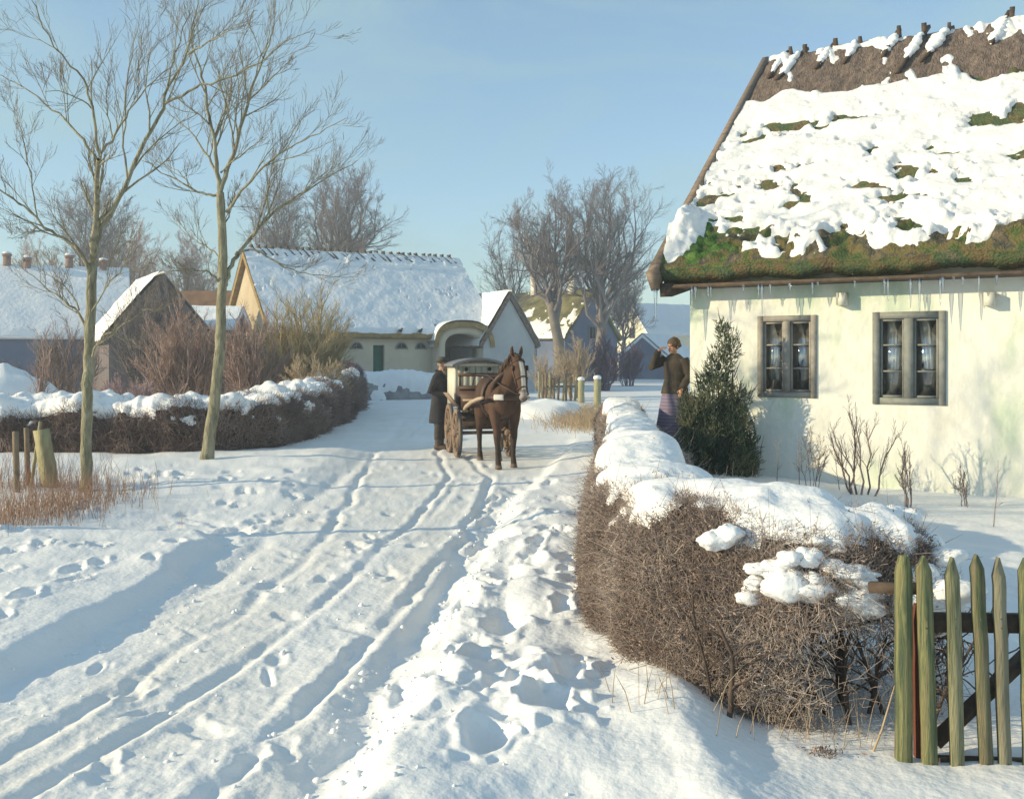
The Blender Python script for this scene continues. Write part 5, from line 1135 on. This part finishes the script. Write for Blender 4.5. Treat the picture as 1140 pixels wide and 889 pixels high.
    for (cx, cz, ry, rz, tl) in ((.955,1.63,.105,.13,1.1),(1.085,1.385,.098,.125,1.1),(1.14,1.245,.076,.093,1.1)): m.tube(ring(cx, cz, ry, rz, tl, 0), .011, 6)
    for s_ in (-1, 1):
        m.tube(T([(.93,s_*.098,1.70),(1.03,s_*.112,1.52),(1.10,s_*.094,1.36),(1.15,s_*.07,1.22)]), .011, 6)
        c = T([(1.03, s_*.118, 1.565)])[0]; m.box(c, (.085,.010,.075), rotz(s_*.25+yaw))
        m.tube(T([(1.175,s_*.066,1.17),(1.18,s_*.078,1.165)]), .022, 10)
    m.build('bridle', M['leather'], o)
    m = LB(); m.tube(ring(.505,1.245,.215,.315,.62,0), .038, 8); m.build('collar', M['leather'], o, True)
    m = LB(); t = np.linspace(-1.25, 1.25, 15); m.tube(np.stack([.30+np.cos(t)*.425, np.sin(t)*.30, np.full(15, 1.10)], -1), .012, 6, rw=.042, hint=(1,0,0)); m.build('breast_strap', M['leather'], o)
    m = LB(); t = np.linspace(-.75, -.28, 8); m.tube(np.stack([.31+np.cos(t)*.445, np.sin(t)*.315, np.full(8, 1.11)], -1), .016, 8, rw=.046, hint=(1,0,0)); m.build('strap_pad', M['pad'], o, True)
    m = LB(); t = np.linspace(-1.75, 1.75, 17); q = np.stack([np.full(17, .08), np.sin(t)*.30, 1.08+np.cos(t)*.36], -1); m.tube(q, .022, 8, hint=(1,0,0), rw=.022); m.tube(q+[.09,0,-.012], .022, 8); m.tube(q+[.045,0,.008], .02, 6); m.build('saddle_pad', M['leather'], o, True)
    m = LB(); m.tube(ring(.06,1.07,.30,.36,0,0,head=False), .014, 6); m.build('girth', M['leather'], o)
    for s_ in (-1, 1):
        m = LB(); b = T([(1.18, s_*.085, 1.165)])[0]; m.tube([b, T([(.80, s_*.20, 1.30)])[0], (.10, s_*.20, 1.44), (-.7, s_*.22, 1.44), (-1.25, s_*.16, 1.34), (-1.62, s_*.10, 1.24)], .011, 6); m.build('rein', M['leather'], o)
        m = LB(); m.tube([(.55, s_*.27, 1.06), (0, s_*.33, 1.0), (-.8, s_*.33, .92), (-1.25, s_*.30, .82)], .012, 6); m.build('trace', M['leather'], o)
horse()

def hand(m, w, d, up, s_=1.0, curl=.5, side=1):
    """palm, four unequal bent fingers, thumb from the side of the palm"""
    d = unit(d); up = unit(np.asarray(up, float)-np.dot(up, d)*d); la = np.cross(up, d)*side; w = np.asarray(w, float)
    m.tube([w-d*.02, w+d*.03*s_, w+d*.085*s_], np.array([.022,.030,.036])*s_, 10, hint=la, rw=np.array([.018,.016,.013])*s_)
    for k, (o, l) in enumerate([(-.027,.062),(-.009,.072),(.010,.068),(.027,.054)]):
        b = w+d*.075*s_+la*o*s_; c = b+(d*math.cos(curl*.5)-up*math.sin(curl*.5))*l*.5*s_; e = c+(d*math.cos(curl*1.6)-up*math.sin(curl*1.6))*l*.5*s_; m.tube([b, c, e], np.array([.0098,.0092,.0075])*s_, 8)
    b = w+d*.02*s_-la*.026*s_; c = b+unit(d*.7-la*.75)*.04*s_; e = c+unit(d*.95-la*.1-up*.25)*.032*s_; m.tube([b, c, e], np.array([.013,.0115,.009])*s_, 8)
def headmesh(m, c, yaw, pitch=0., s_=1.0):
    Rm = rotz(yaw) @ np.array([[math.cos(pitch),0,math.sin(pitch)],[0,1,0],[-math.sin(pitch),0,math.cos(pitch)]]); c = np.asarray(c, float)
    P = lambda x, y, z: c+Rm @ (np.array([x, y, z])*s_)
    for (x, y, z, a, b, d) in [(-.012,0,.035,.098,.078,.092),(.022,0,-.03,.072,.064,.078),(.045,0,-.085,.040,.036,.030)]:
        th = np.linspace(0, math.pi, 10); ph = np.linspace(0, 2*math.pi, 17)[:-1]; dd = np.stack([np.sin(th)[:, None]*np.cos(ph), np.sin(th)[:, None]*np.sin(ph), np.cos(th)[:, None]*np.ones(16)], -1)
        m.grid(c+((np.array([x,y,z])+dd*[a,b,d])*s_) @ Rm.T, closed=True)
    m.tube([P(.088,0,.02), P(.106,0,-.012), P(.112,0,-.028), P(.09,0,-.034)], np.array([.009,.012,.015,.010])*s_, 8)
    m.tube([P(.082,-.042,.03), P(.092,0,.033), P(.082,.042,.03)], .010*s_, 8)
    m.tube([P(.088,-.022,-.062), P(.094,0,-.06), P(.088,.022,-.062)], .0085*s_, 6)
    for q in (-1, 1): m.blob(P(-.008, q*.079, -.005), (.018*s_,.009*s_,.03*s_), 2, 0)
    return P
def skin(marks):
    def f(co):
        n = fbm(co[:,0]*12., co[:,1]*12., co[:,2]*12., 4, 2)[:, None]; c = np.array([.42,.225,.155])*(1+.15*n)
        for p, r, col in marks: k = np.linalg.norm(co-np.asarray(p), axis=1) < r; c[k] = col
        return c
    return f
def loft(m, rows, n=18, hint=(1,0,0)):
    m.tube([r[:3] for r in rows], [r[3] for r in rows], n, hint=hint, rw=[r[4] for r in rows])

def man():
    x, y = -1.36, 19.35; o = thing('person', 'person in a long dark coat and felt hat standing at the cart', 'person', (x, y, gz(x, y)), R(-12)); X = (1,0,0)
    m = LB(); loft(m, [(-.01,0,.86,.10,.15),(0,0,1.0,.11,.15),(-.01,0,1.2,.12,.17),(-.01,0,1.36,.11,.18),(0,0,1.42,.07,.12)])
    m.tube([(0,0,1.38),(.015,0,1.46),(.03,0,1.53)], [.062,.056,.055], 12); P = headmesh(m, (.05,0,1.585), R(-6), R(14))
    for s_ in (-1, 1):
        m.tube([(-.01,s_*.09,.92),(.02,s_*.10,.68),(.0,s_*.10,.47),(-.01,s_*.10,.28),(-.01,s_*.10,.08)], [.088,.075,.056,.055,.042], 12); m.tube([(-.05,s_*.10,.05),(.05,s_*.105,.045),(.15,s_*.11,.03)], [.04,.042,.03], 10)
        e = (-.11,s_*.235,1.10) if s_ < 0 else (-.06,s_*.235,1.10); w = (.16,s_*.17,1.04) if s_ < 0 else (.20,s_*.14,1.08); m.tube([(-.01,s_*.18,1.37),e,w], [.055,.046,.032], 10); hand(m, w, unit((1,-s_*.35,.02)), (0,0,1), 1, .9, s_)
    me = remesh(m, .0065, 3); vcol(me, skin([(P(.085,q*.031,.008), .010, (.02,.015,.012)) for q in (-1, 1)]+[(P(.095,0,-.062), .014, (.26,.09,.08))])); link(me, 'body', M['flesh'], o, True)
    m = LB(); loft(m, [(-.02,0,.50,.195,.205),(-.02,0,.62,.185,.20),(-.01,0,.80,.17,.195),(-.005,0,1.0,.15,.19),(-.01,0,1.2,.155,.215),(-.01,0,1.33,.145,.225),(0,0,1.41,.11,.17),(.01,0,1.47,.075,.085)])
    for s_ in (-1, 1):
        e = (-.115,s_*.24,1.10) if s_ < 0 else (-.065,s_*.24,1.10); w = (.15,s_*.172,1.04) if s_ < 0 else (.19,s_*.142,1.08); m.tube([(-.01,s_*.17,1.38),(-.04,s_*.225,1.28),e,tuple((np.array(e)+np.array(w))/2+[0,0,-.012]),w], [.08,.078,.072,.062,.054], 12)
    m.tube([(.07,-.06,1.45),(-.06,-.07,1.49),(-.06,.07,1.49),(.07,.06,1.45)], .03, 8)
    coat = remesh(m, .011, 4); link(coat, 'coat', M['coat'], o, True)
    m = LB()
    for k in range(4): m.blob((.155+.015*(k > 1), -.035, 1.30-.13*k), (.012,.016,.016), 2, 0)
    m.build('coat_button', M['iron'], o, True) if False else None
    m = LB()
    for s_ in (-1, 1): m.tube([(-.01,s_*.10,.60),(-.0,s_*.10,.44),(-.01,s_*.10,.30),(-.01,s_*.10,.20)], [.10,.08,.075,.075], 12)
    m.build('trousers', M['trouser'], o, True)
    for s_ in (-1, 1):
        m = LB(); m.tube([(-.01,s_*.10,.27),(-.012,s_*.10,.16),(-.01,s_*.10,.07)], [.068,.062,.058], 12); m.tube([(-.085,s_*.10,.05),(-.02,s_*.10,.052),(.07,s_*.105,.048),(.15,s_*.11,.038),(.185,s_*.112,.03)], [.035,.052,.052,.045,.02], 12, hint=(0,1,0), rw=[.04,.055,.05,.04,.02]); b = remesh(m, .009, 2); link(b, 'boot', M['boot'], o, True)
    m = LB(); loft(m, [(.035,0,1.648,.155,.145),(.035,0,1.655,.16,.15),(.035,0,1.663,.155,.145)]); loft(m, [(.035,0,1.655,.108,.098),(.033,0,1.70,.104,.094),(.03,0,1.74,.092,.082),(.03,0,1.752,.05,.05)]); m.build('hat', M['hat'], o, True)
    m = LB(); g = np.random.default_rng(6)
    for k in range(60): q = P(.07+g.uniform(-.04,.02), g.normal()*.032, -.075+g.normal()*.012); m.tube([q, q+[.02,0,-.03], q+[.015,g.normal()*.01,-.075]], [.012,.012,.004], 5)
    m.build('beard', M['beard'], o, True)
    m = LB(); h = LB()
    for k in range(70): a = g.uniform(1.2, 5.08); q = P(-.012+.095*math.cos(a), .078*math.sin(a), .03); h.tube([q+[0,0,.02], q, q+[0,0,-.05]], [.012,.012,.005], 5)
    h.build('hair', M['beard'], o, True)
man()

def woman():
    x, y = 2.38, 15.0; z = max(.40, gz(x, y)); z = gz(x, y); o = thing('person', 'person in dark jacket and mauve striped skirt, hand to brow, at the cottage corner', 'person', (x, y, z), math.atan2(-.72, -.70))
    m = LB(); loft(m, [(0,0,.82,.11,.16),(0,0,.95,.095,.135),(0,0,1.12,.105,.145),(0,0,1.26,.10,.155),(0,0,1.34,.06,.10)]); m.tube([(0,0,1.30),(.01,0,1.38),(.02,0,1.44)], [.052,.046,.046], 12); P = headmesh(m, (.03,0,1.49), R(-4), R(4), .94)
    ra = [(-.0,-.165,1.30),(.16,-.29,1.185),(.185,-.15,1.43)]; la = [(-.0,.165,1.30),(-.04,.235,1.06),(.10,.20,.87)]
    for q in (ra, la): m.tube(q, [.05,.041,.029], 10)
    hand(m, ra[2], unit((-.12,.86,.42)), unit((.5,-.1,.85)), .93, .35, -1); hand(m, la[2], unit((.45,-.1,-.9)), (1,0,.4), .93, .6, 1)
    for s_ in (-1, 1): m.tube([(0,s_*.085,.86),(.01,s_*.085,.48),(-.005,s_*.085,.28),(0,s_*.085,.07)], [.085,.057,.052,.038], 12); m.tube([(-.04,s_*.085,.04),(.06,s_*.09,.04),(.14,s_*.095,.028)], [.036,.036,.024], 10)
    me = remesh(m, .0065, 3); vcol(me, skin([(P(.085,q*.031,.008), .010, (.02,.015,.012)) for q in (-1, 1)]+[(P(.095,0,-.062), .013, (.34,.11,.10))])); link(me, 'body', M['flesh'], o, True)
    m = LB(); loft(m, [(0,0,.80,.175,.215),(0,0,.90,.15,.19),(0,0,1.0,.125,.16),(0,0,1.14,.13,.17),(0,0,1.25,.125,.185),(0,0,1.33,.09,.14),(.005,0,1.385,.062,.07)])
    for q in (ra, la): a, b, c = map(np.array, q); m.tube([a+[0,0,.02], (a+b)/2, b, (b+c)/2, c], [.07,.068,.062,.055,.048], 12)
    link(remesh(m, .010, 4), 'jacket', M['jacket'], o, True)
    m = LB(); n = 36; rows = []
    for zz, a, b in [(.06,.29,.31),(.3,.25,.275),(.55,.21,.24),(.75,.175,.205),(.92,.13,.165)]:
        t = np.arange(n)*2*math.pi/n; f = 1+.05*np.sin(t*9+zz*2)*(1.1-zz); rows.append(np.stack([np.cos(t)*a*f, np.sin(t)*b*f, np.full(n, zz)], -1))
    m.grid(np.array(rows), closed=True); m.build('skirt', M['skirt'], o, True)
    m = LB(); rows = []
    for zz, a, b in [(.10,.315,.335),(.3,.275,.30),(.55,.235,.265),(.75,.20,.23),(.90,.17,.20)]:
        t = np.linspace(R(55), R(200), 20); rows.append(np.stack([np.cos(t)*a, np.sin(t)*b, np.full(20, zz)], -1))
    A = np.array(rows); m.grid(A); m.grid((A*[.985,.985,1])[::-1]); m.build('apron', M['apron'], o, True)
    for s_ in (-1, 1):
        m = LB(); m.tube([(-.07,s_*.085,.045),(-.01,s_*.085,.05),(.07,s_*.09,.045),(.16,s_*.095,.03)], [.03,.047,.045,.02], 12); m.build('shoe', M['boot'], o, True)
    m = LB(); m.blob(P(-.022,0,.045), (.105,.09,.097), 9, .12, 4., 20, 12); m.blob(P(-.115,0,.02), (.05,.055,.05), 8, .2, 5.); g = np.random.default_rng(9)
    for k in range(40): a = g.uniform(1.15, 5.13); q = P(-.012+.10*math.cos(a), .082*math.sin(a), .04); m.tube([q+[0,0,.03], q, q+[-.015,0,-.045]], [.014,.014,.006], 5)
    m.build('hair', M['hair'], o, True)
woman()

# ------------------------------------------------------------------ light, sky, camera
def light():
    az, el = R(13), R(17)                       # travel direction of the light, from +x towards +y
    L = Vector((math.cos(az)*math.cos(el), math.sin(az)*math.cos(el), -math.sin(el)))
    sd = bpy.data.lights.new('sun', 'SUN'); sd.energy = 4.3; sd.angle = R(.5); sd.color = (1.0, .83, .52)
    so = bpy.data.objects.new('sun', sd); COL.objects.link(so); so.rotation_euler = L.to_track_quat('-Z', 'Y').to_euler(); so.location = (-30, -4, 15)
    w = bpy.data.worlds.new('World'); SC.world = w; w.use_nodes = True; nt = w.node_tree; Lk = nt.links.new
    bg = nt.nodes['Background']; bg.inputs[1].default_value = .15
    sk = nt.nodes.new('ShaderNodeTexSky'); sk.sky_type = 'NISHITA'; sk.sun_disc = False
    sk.sun_elevation = el; sk.sun_rotation = math.atan2(-L.x, -L.y) % (2*math.pi)
    sk.air_density = 1.0; sk.dust_density = 0.0; sk.ozone_density = 2.4; sk.altitude = 0
    # thin veils of cloud
    tc = nt.nodes.new('ShaderNodeTexCoord'); mp = nt.nodes.new('ShaderNodeMapping'); mp.inputs['Scale'].default_value = (1.4, 1.4, 4.2); mp.inputs['Location'].default_value = (.35, .2, .4)
    n = nt.nodes.new('ShaderNodeTexNoise'); n.inputs['Scale'].default_value = 2.1; n.inputs['Detail'].default_value = 7; n.inputs['Roughness'].default_value = .6; n.inputs['Distortion'].default_value = .5
    r = nt.nodes.new('ShaderNodeValToRGB'); r.color_ramp.elements[0].position = .44; r.color_ramp.elements[0].color = (.26,.26,.26,1); r.color_ramp.elements[1].position = .70; r.color_ramp.elements[1].color = (.75,.75,.75,1)
    mx = nt.nodes.new('ShaderNodeMix'); mx.data_type = 'RGBA'; mx.inputs[7].default_value = (CLOUD[0], CLOUD[1], CLOUD[2], 1)
    Lk(tc.outputs['Generated'], mp.inputs[0]); Lk(mp.outputs[0], n.inputs['Vector']); Lk(n.outputs['Fac'], r.inputs[0]); Lk(r.outputs[0], mx.inputs[0])
    Lk(sk.outputs[0], mx.inputs[6]); Lk(mx.outputs[2], bg.inputs[0])
HAZE = True
CLOUD = (2.2, 3.2, 3.25)
light()
def haze():
    x0, x1, y0, y1, z0, z1 = -75, 60, -8, 125, -3.2, 14
    m = bpy.data.materials.new('winter_haze'); m.use_nodes = True; nt = m.node_tree; nt.nodes.clear(); o = nt.nodes.new('ShaderNodeOutputMaterial'); v = nt.nodes.new('ShaderNodeVolumePrincipled')
    v.inputs['Density'].default_value = .0028; v.inputs['Color'].default_value = (.78,.86,.95,1); v.inputs['Anisotropy'].default_value = .2; nt.links.new(v.outputs[0], o.inputs['Volume'])
    b = MB(); b.box(((x0+x1)/2,(y0+y1)/2,(z0+z1)/2), (x1-x0,y1-y0,z1-z0)); h = b.build('haze', m); h['kind'] = 'stuff'
if HAZE: haze()
cd = bpy.data.cameras.new('camera'); cam = bpy.data.objects.new('camera', cd); COL.objects.link(cam); SC.camera = cam
cam.location = (0, 0, CAMZ); cam.rotation_euler = (math.pi/2, 0, 0)
cd.sensor_width = 36; cd.sensor_fit = 'HORIZONTAL'; cd.lens = 36*F/1140; cd.shift_y = -(444.5-HY)/1140; cd.clip_start = .1; cd.clip_end = 20000
SC.view_settings.view_transform = 'Standard'; SC.view_settings.look = 'None'; SC.view_settings.exposure = 0.44; SC.view_settings.gamma = 1
SC.cycles.max_bounces = 6; SC.cycles.transparent_max_bounces = 12; SC.cycles.use_denoising = True
